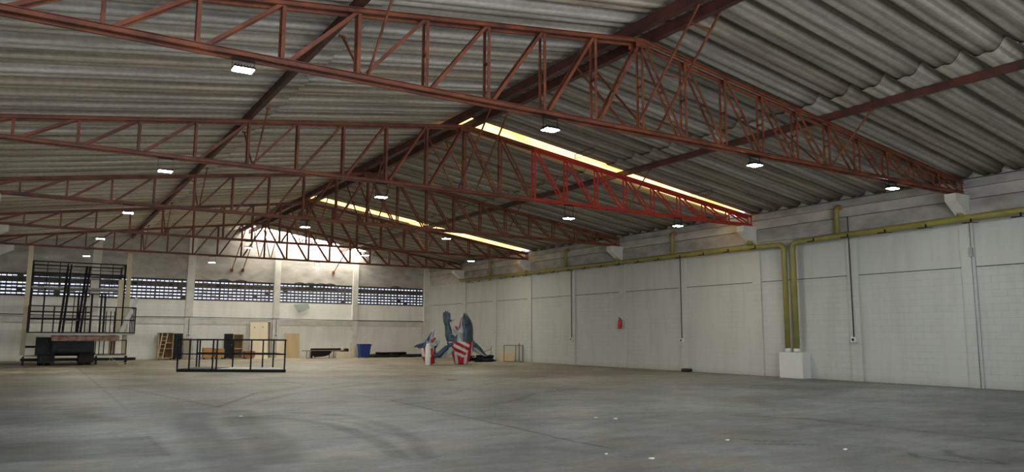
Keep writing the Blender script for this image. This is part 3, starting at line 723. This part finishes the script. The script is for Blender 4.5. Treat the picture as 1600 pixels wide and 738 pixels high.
# low table with a dark bundle underneath
t = thing('low_table', 'low long table with thin dark legs beside the tan plywood board', 'table', (15.5, 47.6, 0))
MB().box(-1.27,1.38,-.35,.35,.47,.50).build('tabletop', M['wood_brown'], t)
for x in (-.98,-.8,-.62,.72,.86,.3): 
    for y in (-.3,): MB().bar((x,y,0), (x+.03,y,.47), .03, .03).build('leg', M['dark'], t)
for x in (-.95,.8): MB().bar((x,.3,0), (x,.3,.47), .03, .03).build('leg', M['dark'], t)
b = MB(); pr = [(-.62,.45),(.55,.45),(.50,.34),(.35,.20),(.1,.13),(-.2,.10),(-.5,.08),(-.62,.2)]
b.prism(pr, 'y', -.12, .25); o = b.build('dark_bundle', M['dark'], bevel=.03); o.location = (15.5,47.6,0); tag(o, 'dark bundle sagging under the low table', 'bundle')
box_thing('cardboard_box', 'long pale cardboard box at the right end of the low table', 'box', M['plywood_pale'], 16.2, 17.17, 47.0, 47.2, 0, .42)
o = MB().lathe([(.10,0),(.11,.10),(.06,.20),(.07,.24)], n=12).build('cardboard_roll', M['plywood_pale']); o.location = (16.72,47.45,.50); tag(o, 'small pale roll standing on the low table', 'roll')
b = MB(); b.box(-1.28,.9,-.12,.12,.42,.62); b.box(.7,1.22,-.15,.15,.0,.60); b.box(.85,1.30,-.2,.1,0,.42); b.box(-1.28,-1.15,-.1,.1,0,.42)
o = b.build('black_bench', M['dark'], bevel=.05); o.location = (16.2,48.3,.0); tag(o, 'long low black bench-like case behind the low table', 'bench')
# blue wheeled bin
w = thing('waste_bin', 'bright blue plastic waste bin standing by the back wall', 'bin', (18.2, 47.5, 0))
b = MB(); vs = []
for z, hx, hy in ((.03,.29,.24),(.80,.37,.30)): vs += [(-hx,-hy,z),(hx,-hy,z),(hx,hy,z),(-hx,hy,z)]
b.verts_faces(vs, [(0,3,2,1),(4,5,6,7),(0,1,5,4),(1,2,6,5),(2,3,7,6),(3,0,4,7)]); b.build('bin_body', M['blue'], w, bevel=.02)
b = MB(); b.box(-.41,.41,-.34,.36,.80,.85); b.box(-.38,.38,-.30,.33,.85,.90); b.box(-.3,.3,.36,.42,.80,.84); b.build('bin_lid', M['blue'], w, bevel=.015)
for x in (-.27,.27): MB().tube([(x-.03,.22,.08),(x+.03,.22,.08)], .08, 14).build('wheel', M['blackrub'], w)
o = leaning('plywood_board', 'narrow beige board leaning just left of the blue bin', M['beige'], 17.62, 17.80, .95, .2, 48.3)
# black rolled tubes along the back wall
rg = random.Random(9)
for k, (x0, x1, y, z, r) in enumerate([(18.9,23.0,48.55,.10,.10),(19.0,22.9,48.32,.08,.08),(19.4,21.6,48.43,.262,.075),(18.7,21.0,48.12,.07,.07),(21.1,23.0,48.08,.06,.06)]):
    b = MB(); n = 8; b.tube([(x0+(x1-x0)*i/n, y+rg.uniform(-.02,.02), z+(rg.uniform(0,.02))) for i in range(n+1)], [r*rg.uniform(.85,1.1) for i in range(n+1)], 10)
    lab = ['thick black roll lying right against the back wall near the corner','second black roll from the back wall near the corner','black roll resting on top of the other rolls near the corner','short thin black roll at the front left beside the blue bin','thin black roll at the front right of the pile near the corner'][k]
    tag(b.build('black_roll', M['dark']), lab, 'roll', 'black rolls by the back corner')
# plastic sheet hanging from window 4
b = MB(); b.verts_faces([(13.9,YB-.02,4.75),(14.6,YB-.03,4.75),(14.95,YB-.03,3.42),(15.0,YB-.05,3.24),(14.3,YB-.09,2.92),(13.95,YB-.06,3.45)], [(0,1,2,5),(5,2,3,4)])
b2 = MB(); b.bm.free() if False else None
vs = [(13.92,YB-.03,3.50),(14.9,YB-.03,3.50),(14.98,YB-.05,3.22),(14.32,YB-.09,2.90),(13.93,YB-.06,3.40)]
b2.verts_faces(vs, [(0,1,2,3,4)]); o = b2.build('plastic_sheet', M['plastic_green']); tag(o, 'loose grey-green plastic sheet hanging from a back wall window sill', 'sheet'); b.bm.free(); solid(o, .006)

# thin metal frame and boards by the right wall
fr = thing('metal_frame', 'thin upright metal tube frame standing against the right wall beyond the shark figures', 'frame', (23.2, 36.9, 0), R(-58)+math.pi/2)
# frame lies roughly facing the camera
def fb(p, q, m=M['grey_metal']): MB().bar(p, q, .03, .03).build('frame_bar', M['cable'], fr)
fr.rotation_euler.z = R(-32)
for x in (-.62,.05,.26): fb((x,0,0), (x,0,.93))
fb((-.62,0,.93), (.45,0,.93)); fb((-.62,.0,.02), (.45,0,.02)); fb((.45,0,0), (.45,0,.93))
fb((-.62,.35,0), (-.62,.35,.93)); fb((-.62,0,.93), (-.62,.35,.93))
o = leaning('plywood_board', 'low tan board leaning behind the thin metal frame at the right wall', M['plywood'], -.42, .42, .50, .08, 0); o.location = (23.1, 37.6, 0); o.rotation_euler.z = R(-32)
o = leaning('wooden_plank', 'narrow upright brown plank standing at the thin metal frame', M['wood_brown'], -.03, .03, 1.05, .05, 0); o.location = (23.3, 36.6, 0); o.rotation_euler.z = R(-32)

# ------------------------------------------------------------ railed stage platforms in the middle distance
YAW = R(-31.9)
def platform(name, label, loc, w, wb, d, posts_f, posts_b, deck, hgt=1.28):
    """front width w, back width wb (the right end runs back at a slant)"""
    t = thing(name, label, 'platform', loc, YAW)
    b = MB(); cs = [(0,0),(w,0),(wb,d),(0,d)]
    for p, q in zip(cs, cs[1:]+cs[:1]): b.bar((*p,.055), (*q,.055), .06, .11)
    b.build('base_frame', M['dark'], t)
    MB().prism([(.04,.03),(w-.05,.03),(wb-.05,d-.03),(.04,d-.03)], 'z', .085, .125).build('deck_board', deck, t)
    for x in posts_f: MB().box(x-.024,x+.024,-.024,.024,.11,hgt-.04).build('post', M['dark'], t)
    for x in posts_b: MB().box(x-.024,x+.024,d-.024,d+.024,.11,hgt-.04).build('post', M['dark'], t)
    for p, q in ((cs[0],cs[1]),(cs[3],cs[2]),(cs[1],cs[2])):
        MB().bar((*p,hgt-.025), (*q,hgt-.025), .05, .05).build('top_rail', M['dark'], t); MB().bar((*p,.70), (*q,.70), .04, .045).build('middle_rail', M['dark'], t)
    return t
platform('railed_platform', 'black-railed stage platform with a white deck, on the floor before the back wall', (6.03, 31.70, 0), 2.74, 1.74, 1.75, (.03,1.38,2.71), (.03,1.27,1.71), M['deckwhite'])
platform('railed_platform', 'shorter black-railed stage platform with a dark deck, left of the white-decked one', (4.75, 32.48, 0), 1.44, 1.44, 1.75, (.0,.46,1.38), (.03,.14), M['deckdark'])

# ------------------------------------------------------------ parade truck with stage on top
t = thing('parade_truck', 'flatbed truck seen from behind with a railed stage deck built on it', 'truck', (1.7, 40.6, 0))
MB().box(-1.15,1.62,0,.16,1.14,1.40).build('rear_beam', M['rust'], t)
MB().box(-1.1,.60,.16,5.5,.62,1.38).build('chassis', M['dark'], t)
MB().box(-1.75,-.95,.5,1.6,.50,1.30).build('tool_box', M['dark'], t, bevel=.02)
b = MB(); b.box(-.95,.62,.3,.42,.55,1.05); b.box(-.9,.6,.0,.1,.62,.80); b.build('bumper', M['dark'], t, bevel=.02)
for x in (-1.37,.30):
    for k in (0, 1):
        for y in (1.2, 2.5):
            q = MB(); x0 = x-.14+k*.30-.0
            q.tube([(x0-.12,y,.5),(x0-.10,y,.5),(x0+.10,y,.5),(x0+.12,y,.5)], [.40,.49,.49,.40], 24); wh = q.build('wheel', M['blackrub'], t); MB().tube([(x0-.13,y,.5),(x0+.13,y,.5)], .17, 16).build('hub', M['rust'], wh)
MB().tube([(-1.2,1.2,.5),(.6,1.2,.5)], .07, 10).build('axle', M['dark'], t)
for x in (-1.27,.33): MB().box(x-.32,x+.32,.55,.58,.12,.60).build('mud_flap', M['blackrub'], t)
MB().box(-2.12,2.24,-.1,5.0,1.42,1.50).build('stage_deck', M['deckgrey'], t)
for x in (-2.12,-1.13,.13,1.38,2.22):
    MB().box(x-.028,x+.028,-.10,-.04,1.5,2.72).build('rail_post', M['dark'], t)
for z in (2.12,2.72): MB().box(-2.14,2.24,-.10,-.05,z-.025,z+.025).build('guard_rail', M['dark'], t)
MB().box(-2.14,2.24,-.12,-.06,1.50,1.55).build('toe_rail', M['dark'], t)
for sx in (-2.12,2.22):
    for z in (2.12,2.72): MB().box(sx-.02,sx+.02,-.05,2.2,z-.025,z+.025).build('guard_rail', M['dark'], t)
    for y in (.7,1.45,2.2): MB().box(sx-.02,sx+.02,y-.02,y+.02,1.5,2.72).build('rail_post', M['dark'], t)
# upper stage tower
s = thing('scaffold_tower', 'tall black steel scaffold frame with an upper platform standing on the truck deck', 'scaffold', (1.6, 43.0, 0))
for x in (-2.02,1.96):
    for y in (0,2.2): MB().box(x-.045,x+.045,y-.045,y+.045,1.5,4.97).build('upright', M['dark'], s)
for y in (0,2.2):
    for z, w in ((4.95,.06),(4.76,.045),(4.40,.09),(4.30,.05)):
        MB().box(-2.02,1.96,y-.02,y+.02,z-w/2,z+w/2).build('rail', M['dark'], s)
for z in (4.95,4.4,3.7):
    for x in (-2.02,1.96): MB().box(x-.02,x+.02,0,2.2,z-.025,z+.025).build('side_rail', M['dark'], s)
MB().box(-2.02,1.96,-.05,2.2,3.66,3.74).build('upper_deck', M['deckgrey'], s)
for x in (-1.42,-.9,-.55,.85,1.4): MB().box(x-.018,x+.018,-.018,.018,3.74,4.95).build('rail_post', M['dark'], s)
MB().box(-1.45-.035,-1.45+.035,0,.07,1.5,3.66).build('upright', M['dark'], s)
for z in (2.52,2.20): MB().box(-2.0,.55,-.02,.02,z-.035,z+.035).build('rail', M['dark'], s)
MB().box(-.5,.3,-.05,-.0,2.10,2.18).build('rail', M['deckgrey'], s)
for x in (.0,.58,1.0,1.16): MB().box(x-.045,x+.045,.1,.16,1.5,3.45).build('upright', M['dark'], s)
MB().box(-.25,1.18,.1,.15,3.42,3.47).build('rail', M['dark'], s)
for x in (1.25,1.45,1.62,1.8): MB().box(x-.02,x+.02,-.02,.02,1.5,2.6).build('rail_post', M['dark'], s)
for i, (xa, xb, za, zb2, y, lab) in enumerate([(.93,1.12,1.52,4.85,42.4,'left'),(1.68,1.92,1.52,4.80,42.4,'right')]):
    q = thing('steel_stair', 'steep dark ladder stair on the truck deck reaching the upper platform, %s one' % lab, 'stairs', (xa, y, za))
    dz = zb2-za; dx = xb-xa
    for o_ in (-.07,.07): MB().bar((o_,0,0), (dx+o_,.5,dz), .075, .10).build('stringer', M['dark'], q)
    for k in range(1,12):
        f_ = k/12; MB().box(dx*f_-.08,dx*f_+.08,.5*f_-.06,.5*f_+.06,dz*f_-.01,dz*f_+.01).build('tread', M['dark'], q)
q = thing('black_easel_frame', 'narrow black frame standing between the two stairs on the truck deck', 'frame', (1.36, 42.3, 1.5))
MB().bar((0,0,0), (.04,0,1.93), .05, .04).build('upright', M['dark'], q); MB().bar((-.3,0,.62), (.2,0,.62), .05, .04).build('crossbar', M['dark'], q); MB().bar((-.3,0,1.9), (.25,0,1.9), .05, .04).build('crossbar', M['dark'], q)
# beige posts, ground frame and boards round the truck
for x, z0, z1, lab in ((-.55,.46,5.62,'left'),(3.70,.46,5.52,'right')):
    b = MB(); b.box(-.10,.10,-.12,.12,0,z1-z0); o = b.build('beige_post', M['beige'], bevel=.01); o.location = (x, 42.5, z0); tag(o, 'tall beige box post standing at the %s side of the parade truck' % lab, 'post')
g = thing('ground_frame', 'low black steel frame under the parade truck carrying the beige posts', 'frame', (1.7, 42.5, 0))
MB().box(-2.3,2.52,-.35,-.25,.18,.32).build('long_bar', M['dark'], g); MB().box(-2.2,-1.4,-.12,.12,.38,.46).build('foot_plate', M['beige'], g); MB().box(.8,2.15,-.12,.12,.38,.46).build('foot_plate', M['beige'], g)
for x in (-2.2,-1.4,.8,2.1): MB().box(x-.04,x+.04,-.3,.1,0,.4).build('foot', M['dark'], g)
MB().box(-2.25,-1.0,-.10,-.04,.80,.90).build('cross_bar', M['dark'], g); 
for z in (.48,1.16): MB().box(.72,2.10,-.16,-.10,z-.02,z+.02).build('cage_bar', M['dark'], g)
for x in (.74,.9,1.1,1.42,1.55,2.08): MB().box(x-.02,x+.02,-.16,-.10,.46,1.16).build('cage_bar', M['dark'], g)
o = box_thing('beige_board', 'upright tan board inside the cage at the truck right side', 'board', M['plywood'], 3.05, 3.35, 42.9, 42.95, .4, 1.42)
o = box_thing('beige_board', 'tall beige board standing on the truck deck by the right post', 'board', M['beige'], 3.27, 3.50, 42.55, 42.60, 1.5, 4.18)
o = MB().bar((3.46,41.9,1.52), (4.10,42.0,3.25), .04, .19, up=(1,0,0)).build('white_board', M['white']); tag(o, 'white board leaning outward over the right railing of the truck deck', 'board')
b = MB(); b.tube([(3.0,41.5,.05),(3.05,41.5,.35),(3.5,41.4,.02),(4.1,41.5,.2)], .012, 6); tag(b.build('yellow_strap', M['beige']), 'thin pale strap trailing on the floor right of the truck wheels', 'strap')

# ------------------------------------------------------------ shark figures
def figure(name, chains, res, paint, mats, root):
    """chains: list of lists of (x, y, z, rx, ry) ellipse sections lofted, merged into one skin, then painted by position"""
    bm = bmesh.new()
    for ch in chains:
        pts = [Vector(c[:3]) for c in ch]; rings = []; n = 20; ref = None
        for i, p in enumerate(pts):
            d = (pts[min(i+1, len(pts)-1)] - pts[max(i-1, 0)]).normalized()
            a = Vector((0,1,0)); a = (a - d*a.dot(d)).normalized(); c_ = d.cross(a)
            rx, ry = ch[i][3], ch[i][4]
            rings.append([bm.verts.new(p + c_*(rx*math.cos(2*math.pi*k/n)) + a*(ry*math.sin(2*math.pi*k/n))) for k in range(n)])
        for A, B in zip(rings, rings[1:]):
            for k in range(n): bm.faces.new((A[k], A[(k+1)%n], B[(k+1)%n], B[k]))
        bm.faces.new(rings[0][::-1]); bm.faces.new(rings[-1])
    bmesh.ops.recalc_face_normals(bm, faces=bm.faces)
    me = bpy.data.meshes.new('tmp'); bm.to_mesh(me); bm.free()
    o = bpy.data.objects.new('tmp', me); COL.objects.link(o)
    r = o.modifiers.new('r', 'REMESH'); r.mode = 'VOXEL'; r.voxel_size = res
    sm = o.modifiers.new('s', 'SMOOTH'); sm.iterations = 4; sm.factor = .5
    dg = bpy.context.evaluated_depsgraph_get(); me2 = bpy.data.meshes.new_from_object(o.evaluated_get(dg))
    bpy.data.objects.remove(o)
    me2.name = name; me2.materials.clear()
    for m in mats: me2.materials.append(m)
    for f in me2.polygons:
        f.material_index = paint(f.center, f.normal); f.use_smooth = True
    q = bpy.data.objects.new(name, me2); COL.objects.link(q); q.parent = root; return q
SM = [M['sh_blue'], M['sh_white'], M['sh_red'], M['sh_cloth'], M['sh_navy'], M['sh_gum'], M['sh_eye']]
big = thing('shark_figure', 'large grey-blue shark figure in red and white striped shorts, snout up and one hand raised', 'statue', (18.50, 35.0, 0), YAW)
k_ = 1.0
def px(a): return (a-715)*.0332
def hand(palm, up, side, s, thumb):
    """palm centre, direction of fingers, sideways direction -> four finger chains and a thumb"""
    out = []; up = Vector(up).normalized(); side = Vector(side).normalized(); P = Vector(palm)
    out.append([(*(P-up*.20*s),.10*s,.07*s),(*(P-up*.05*s),.15*s,.08*s),(*(P+up*.10*s),.17*s,.08*s),(*(P+up*.16*s),.16*s,.07*s)])
    for i, (o_, L_) in enumerate(((-.13,.26),(-.045,.33),(.045,.31),(.13,.24))):
        b0 = P+up*.10*s+side*o_*s
        out.append([(*b0,.042*s,.05*s),(*(b0+up*L_*.5*s+Vector((0,-.02,0))),.043*s,.048*s),(*(b0+up*L_*s+Vector((0,-.06*s,0))),.030*s,.03*s)])
    b0 = P+side*thumb*.10*s-up*.02*s
    out.append([(*b0,.05*s,.05*s),(*(b0+side*thumb*.16*s+up*.03*s),.05*s,.05*s),(*(b0+side*thumb*.30*s+up*.12*s),.028*s,.03*s)])
    return out
ch = []
# trunk: shorts, waist, neck, up to the back of the head
ch.append([(.20,0,.00,.30,.24),(.20,0,.05,.34,.30),(.20,0,.45,.50,.42),(.24,0,.80,.58,.50),(.30,0,1.05,.55,.50),(.34,0,1.25,.48,.48),(.36,0,1.50,.44,.46),(.38,0,1.75,.40,.42)])
# upper head / snout pointing up
ch.append([(.38,0,1.55,.43,.42),(.41,0,1.80,.39,.42),(.41,0,2.05,.35,.38),(.36,0,2.30,.29,.30),(.34,0,2.50,.19,.21),(.34,0,2.66,.07,.08)])
# lower jaw
ch.append([(.20,0,1.45,.30,.36),(.03,0,1.58,.20,.32),(-.12,0,1.72,.12,.24),(-.25,0,1.86,.05,.10)])
# raised arm
ch.append([(.06,-.22,1.16,.24,.22),(-.18,-.30,1.17,.28,.22),(-.34,-.30,1.28,.25,.19),(-.42,-.30,1.50,.22,.17),(-.48,-.30,1.80,.17,.14),(-.54,-.30,2.10,.135,.11)])
ch.append([(-.05,-.25,1.15,.20,.18),(-.28,-.32,1.02,.17,.16),(-.45,-.30,1.22,.12,.13)])
ch += hand((-.56,-.30,2.24), (-.02,0,1), (1,0,0), 1.18, 1)
# lifted thigh
ch.append([(.30,-.20,.95,.26,.26),(.08,-.42,.86,.27,.22),(-.12,-.50,.95,.20,.18)])
# tail sweeping down behind, right
ch.append([(.55,.25,.95,.24,.28),(.85,.40,.88,.24,.24),(1.10,.50,.70,.18,.18),(1.32,.55,.52,.10,.12),(1.48,.55,.42,.04,.06)])
# dorsal hump
ch.append([(.62,.30,1.25,.12,.10),(.80,.36,1.08,.10,.12)])
def paint_big(c, n):
    x, y, z = c
    if x > .78 and z < 1.3: return 0 if n.z > -.2 else 1
    # lifted thigh and shorts
    if z < 1.16 and x > -.42 and not (x < -.02 and z > 1.02 and y > -.25):
        if y < -.38 or (x < .05 and z > .72):
            return 3 if math.floor((z*.9+x*.45)/.15) % 2 else 2
        return 3 if math.floor((x-.10*(1-z)*(1 if x < .2 else -1)+.03)/.155) % 2 else 2
    if x < -.0 and (z > 1.9 or y < -.2) and z < 3 and (x < -.28 or z < 1.5): return 0
    # head: pale underside to the left, blue back to the right
    edge = .26 + .04*math.sin(z*5)
    if z < 1.5: edge = .30
    if x < edge:
        if n.x < .1 and z > 1.62 and .02 < x < .24 and n.z > -.6 and z < 2.15: return 1
        return 1
    return 0
body = figure('body', ch, .022, paint_big, SM, big)
# mouth lining and tongue
b = MB(); b.tube([(.14,-.10,1.60),(.04,-.12,1.72),(-.04,-.13,1.85),(-.12,-.13,1.96)], [.12,.11,.08,.03], 12); b.build('tongue', M['sh_gum'], big)
b = MB(); b.tube([(.10,-.22,1.72),(.10,-.26,1.90),(.13,-.26,2.10),(.18,-.22,2.32),(.27,-.12,2.55)], [.03,.03,.025,.02,.012], 8); b.build('gum_line', M['sh_gum'], big)['label'] = 'dark red gum line of the upper jaw'
for k in range(6):
    z = 1.84+.11*k; x = .055+.03*k
    q = MB(); q.tube([(x+.03,-.24+.02*k,z),(x-.05,-.27+.02*k,z+.01)], [.025,.004], 6); q.build('tooth', M['tooth'], big)
for k in range(4):
    q = MB(); q.tube([(.02-.07*k,-.30+.03*k,1.66+.06*k),(.0-.06*k,-.31+.03*k,1.74+.06*k)], [.022,.004], 6); q.build('tooth', M['tooth'], big)
for k in range(5):
    q = MB(); z = 1.28+.075*k; q.tube([(.12,-.40,z),(.26,-.47,z-.02),(.42,-.47,z),(.50,-.44,z+.02)], [.008,.014,.014,.006], 6); q.build('gill_line', M['sh_blue'], big)
b = MB(); b.tube([(.45,-.36,1.98),(.46,-.40,2.0)], [.075,.06], 14); b.build('eye', M['sh_navy'], big); 
b = MB(); b.tube([(.46,-.39,2.0),(.465,-.425,2.005)], [.04,.02], 12); b.build('pupil', M['sh_eye'], big)
for xo in (.36,.56):
    b = MB(); b.tube([(xo,-.34,1.72),(xo+.05*(1 if xo > .4 else -1)*.5,-.36,1.95),(xo-.03,-.30,2.2)], [.012,.02,.01], 8); b.build('face_stripe', M['sh_navy'], big)

small = thing('shark_figure', 'smaller navy and white shark figure with a side fin, left of the large shark', 'statue', (17.0, 35.2, 0), YAW)
def sx(a): return (a-672)*.0332
ch = []
ch.append([(.08,0,.00,.22,.20),(.02,0,.15,.26,.24),(-.05,0,.45,.36,.32),(-.05,0,.72,.38,.34),(-.02,0,.95,.30,.30),(.02,0,1.12,.24,.26)])
ch.append([(-.05,0,.95,.26,.26),(-.04,0,1.15,.22,.24),(.04,0,1.38,.17,.20),(.13,0,1.60,.10,.13),(.20,0,1.80,.03,.04)])
ch.append([(.08,0,.90,.26,.24),(.25,0,1.03,.20,.20),(.38,0,1.14,.12,.14),(.50,0,1.24,.04,.05)])
ch.append([(-.28,0,.98,.16,.08),(-.48,0,.96,.11,.05),(-.66,0,.94,.07,.04),(-.80,0,.88,.02,.02)])
ch.append([(-.30,0,.85,.10,.06),(-.50,0,.86,.08,.05),(-.64,0,.92,.04,.03)])
ch.append([(.12,-.20,.62,.16,.15),(.32,-.24,.45,.15,.14),(.50,-.24,.48,.15,.13),(.70,-.20,.70,.13,.11),(.92,-.16,.90,.12,.10)])
ch += hand((1.0,-.16,.96), (.75,0,.5), (-.6,0,.75), .62, 1)
# pale hind flipper
ch.append([(.30,.15,.55,.18,.12),(.62,.2,.48,.20,.12),(.95,.2,.62,.17,.12),(1.15,.2,.85,.12,.10)])
def paint_small(c, n):
    x, y, z = c
    if x > .25 and y < -.05 and z < 1.1 and not (z > .95 and x < .6): return 4 if n.z > -.4 else 0
    if x > .35 and y > -.05 and z < 1.0: return 1
    if z < .40 and x < .4: return 2
    if z < .82 and x < .4:
        return 3 if math.floor((x+.4+.25*z)/.16) % 2 else 2
    if x < -.30: return 4 if z > .84 else 1
    if x < -.08+(z-.9)*.26 and z > .8: return 4
    return 1
figure('body', ch, .018, paint_small, SM, small)
b = MB(); b.tube([(.10,-.20,1.16),(.22,-.20,1.26),(.32,-.18,1.36)], [.06,.07,.03], 10); b.build('mouth_lining', M['sh_gum'], small)
for k in range(5):
    q = MB(); q.tube([(.14+.05*k,-.24,1.34+.03*k),(.15+.05*k,-.25,1.28+.03*k)], [.016,.003], 6); q.build('tooth', M['tooth'], small)
b = MB(); b.tube([(-.02,-.20,1.30),(-.02,-.235,1.30)], [.035,.02], 10); b.build('eye', M['sh_eye'], small)
def star(b, cx, cz, r, y):
    vs = [(cx+(r if i % 2 == 0 else r*.42)*math.sin(math.pi*i/5), y, cz+(r if i % 2 == 0 else r*.42)*math.cos(math.pi*i/5)) for i in range(10)]
    vs2 = [(a, y+.02, c_) for a, _, c_ in vs]
    b.verts_faces(vs+vs2, [tuple(range(10)), tuple(range(19,9,-1))] + [(i,(i+1)%10,10+(i+1)%10,10+i) for i in range(10)])
b = MB(); star(b, -.10, 1.14, .07, -.26); b.build('star', M['sh_cloth'], small)['label'] = 'white star painted on the navy head'
# white rounded post in front
w = MB(); w.lathe([(.12,0),(.135,.02),(.135,.82),(.125,.90),(.10,.97),(.085,1.0),(.085,1.04),(.05,1.07),(.0,1.08)], n=24)
o = w.build('white_post', M['post_white']); o.location = (16.62, 34.6, 0); tag(o, 'white rounded-top post standing in front of the smaller shark', 'post')
# dark pile of cables and rods behind the large shark
rg = random.Random(4)
pile = thing('scrap_pile', 'low black tangled pile of hoses and rods behind the large shark', 'pile', (21.3, 37.8, 0), YAW)
b = MB()
for k in range(60):
    cx, cy, z = rg.uniform(-.95,.75), rg.uniform(-.4,.4), rg.uniform(.03,.40)
    z *= 1-abs(cy)*.9; a = rg.uniform(-.5,.5); L_ = rg.uniform(.3,.9)
    b.tube([(cx-L_/2*math.cos(a),cy-L_/2*math.sin(a),z),(cx,cy,z+rg.uniform(-.02,.05)),(cx+L_/2*math.cos(a),cy+L_/2*math.sin(a),max(.03,z+rg.uniform(-.06,.04)))], .035, 6)
for v in b.bm.verts:
    v.co.z = max(v.co.z, .0)
b.build('hose_tangle', M['dark'], pile)['kind'] = 'stuff'
b = MB(); b.bar((.72,0,.2), (.74,0,.88), .025, .025); b.bar((.2,0,.5), (.73,0,.72), .025, .025); b.build('upright_rod', M['dark'], pile)
b = MB(); 
for k in range(7): b.bar((-.7+k*.13,-.42,.42+.02*(k%3)), (-.6+k*.13,-.42,.46-.03*(k%2)), .03, .015)
b.build('foil_scraps', M['grey_metal'], pile)

# ------------------------------------------------------------ litter on the floor
def scrap(x, y, s, m, label, rz=0):
    s *= .85
    rg = random.Random(int(x*100)); n = 7
    top = [(s*math.cos(2*math.pi*k/n)*rg.uniform(.6,1.1), s*.55*math.sin(2*math.pi*k/n)*rg.uniform(.6,1.1)) for k in range(n)]
    b = MB(); vs = [(a, c_, 0) for a, c_ in top] + [(a*.9, c_*.9, rg.uniform(.006,.02)) for a, c_ in top]
    b.verts_faces(vs, [tuple(range(n))[::-1], tuple(range(n,2*n))] + [(i,(i+1)%n,n+(i+1)%n,n+i) for i in range(n)])
    o = b.build('paper_scrap', m); o.location = (x, y, .001); o.rotation_euler.z = rz; tag(o, label, 'litter', 'scraps littering the floor')
scrap(6.40,7.06,.055,M['white'],'largest white paper scrap on the foreground floor, right of centre',-.5)
scrap(8.68,11.04,.05,M['white'],'white scrap on the mid floor, left one of a close pair',-.5)
scrap(8.85,10.70,.055,M['white'],'white scrap on the mid floor, right one of a close pair',-.4)
scrap(11.76,22.61,.22,M['wood_brown'],'brownish leaf-like scrap on the floor in front of the shark figures',-.5)
scrap(3.21,14.33,.05,M['white'],'tiny white scrap on the floor among the skid marks',-.5)
scrap(6.14,7.61,.03,M['white'],'tiny white scrap just behind the largest foreground scrap',-.5)
scrap(9.11,6.34,.045,M['white'],'white scrap near the stained patch in the right foreground',-.5)
scrap(8.45,7.75,.04,M['white'],'white scrap at the left edge of the rusty stained patch',-.5)

# ------------------------------------------------------------ light
W = bpy.data.worlds.new('World'); S.world = W; W.use_nodes = True
bg = W.node_tree.nodes['Background']; bg.inputs[0].default_value = (.70,.78,1,1); bg.inputs[1].default_value = 1.5
def area(name, loc, rot, sx_, sy_, power, col):
    l_ = bpy.data.lights.new(name, 'AREA'); l_.shape = 'RECTANGLE'; l_.size = sx_; l_.size_y = sy_; l_.energy = power; l_.color = col
    o = bpy.data.objects.new(name, l_); COL.objects.link(o); o.location = loc; o.rotation_euler = rot; return o
area('door_daylight', ((DX0+DX1)/2, YF-.1, DZ/2), (R(90),0,0), DX1-DX0, DZ-.2, 1900, (.90,.94,1))
cam = bpy.data.cameras.new('Camera'); co = bpy.data.objects.new('Camera', cam); COL.objects.link(co)
cam.sensor_width = 36; cam.lens = 1178.7/1600*36; cam.clip_end = 300
yaw, pitch, roll = R(31.898), R(7.564), R(-.2723)
mt_ = Matrix.Rotation(-yaw, 4, 'Z') @ Matrix.Rotation(R(90)+pitch, 4, 'X') @ Matrix.Rotation(-roll, 4, 'Z')
co.matrix_world = Matrix.Translation((.011,.014,1.457)) @ mt_
S.camera = co
S.view_settings.view_transform = 'Standard'; S.view_settings.look = 'None'; S.view_settings.exposure = .12; S.view_settings.gamma = 1

for o_ in COL.objects:
    if 'label' in o_ and not 4 <= len(o_['label'].split()) <= 16: print('LABEL', len(o_['label'].split()), o_.name, o_['label'])
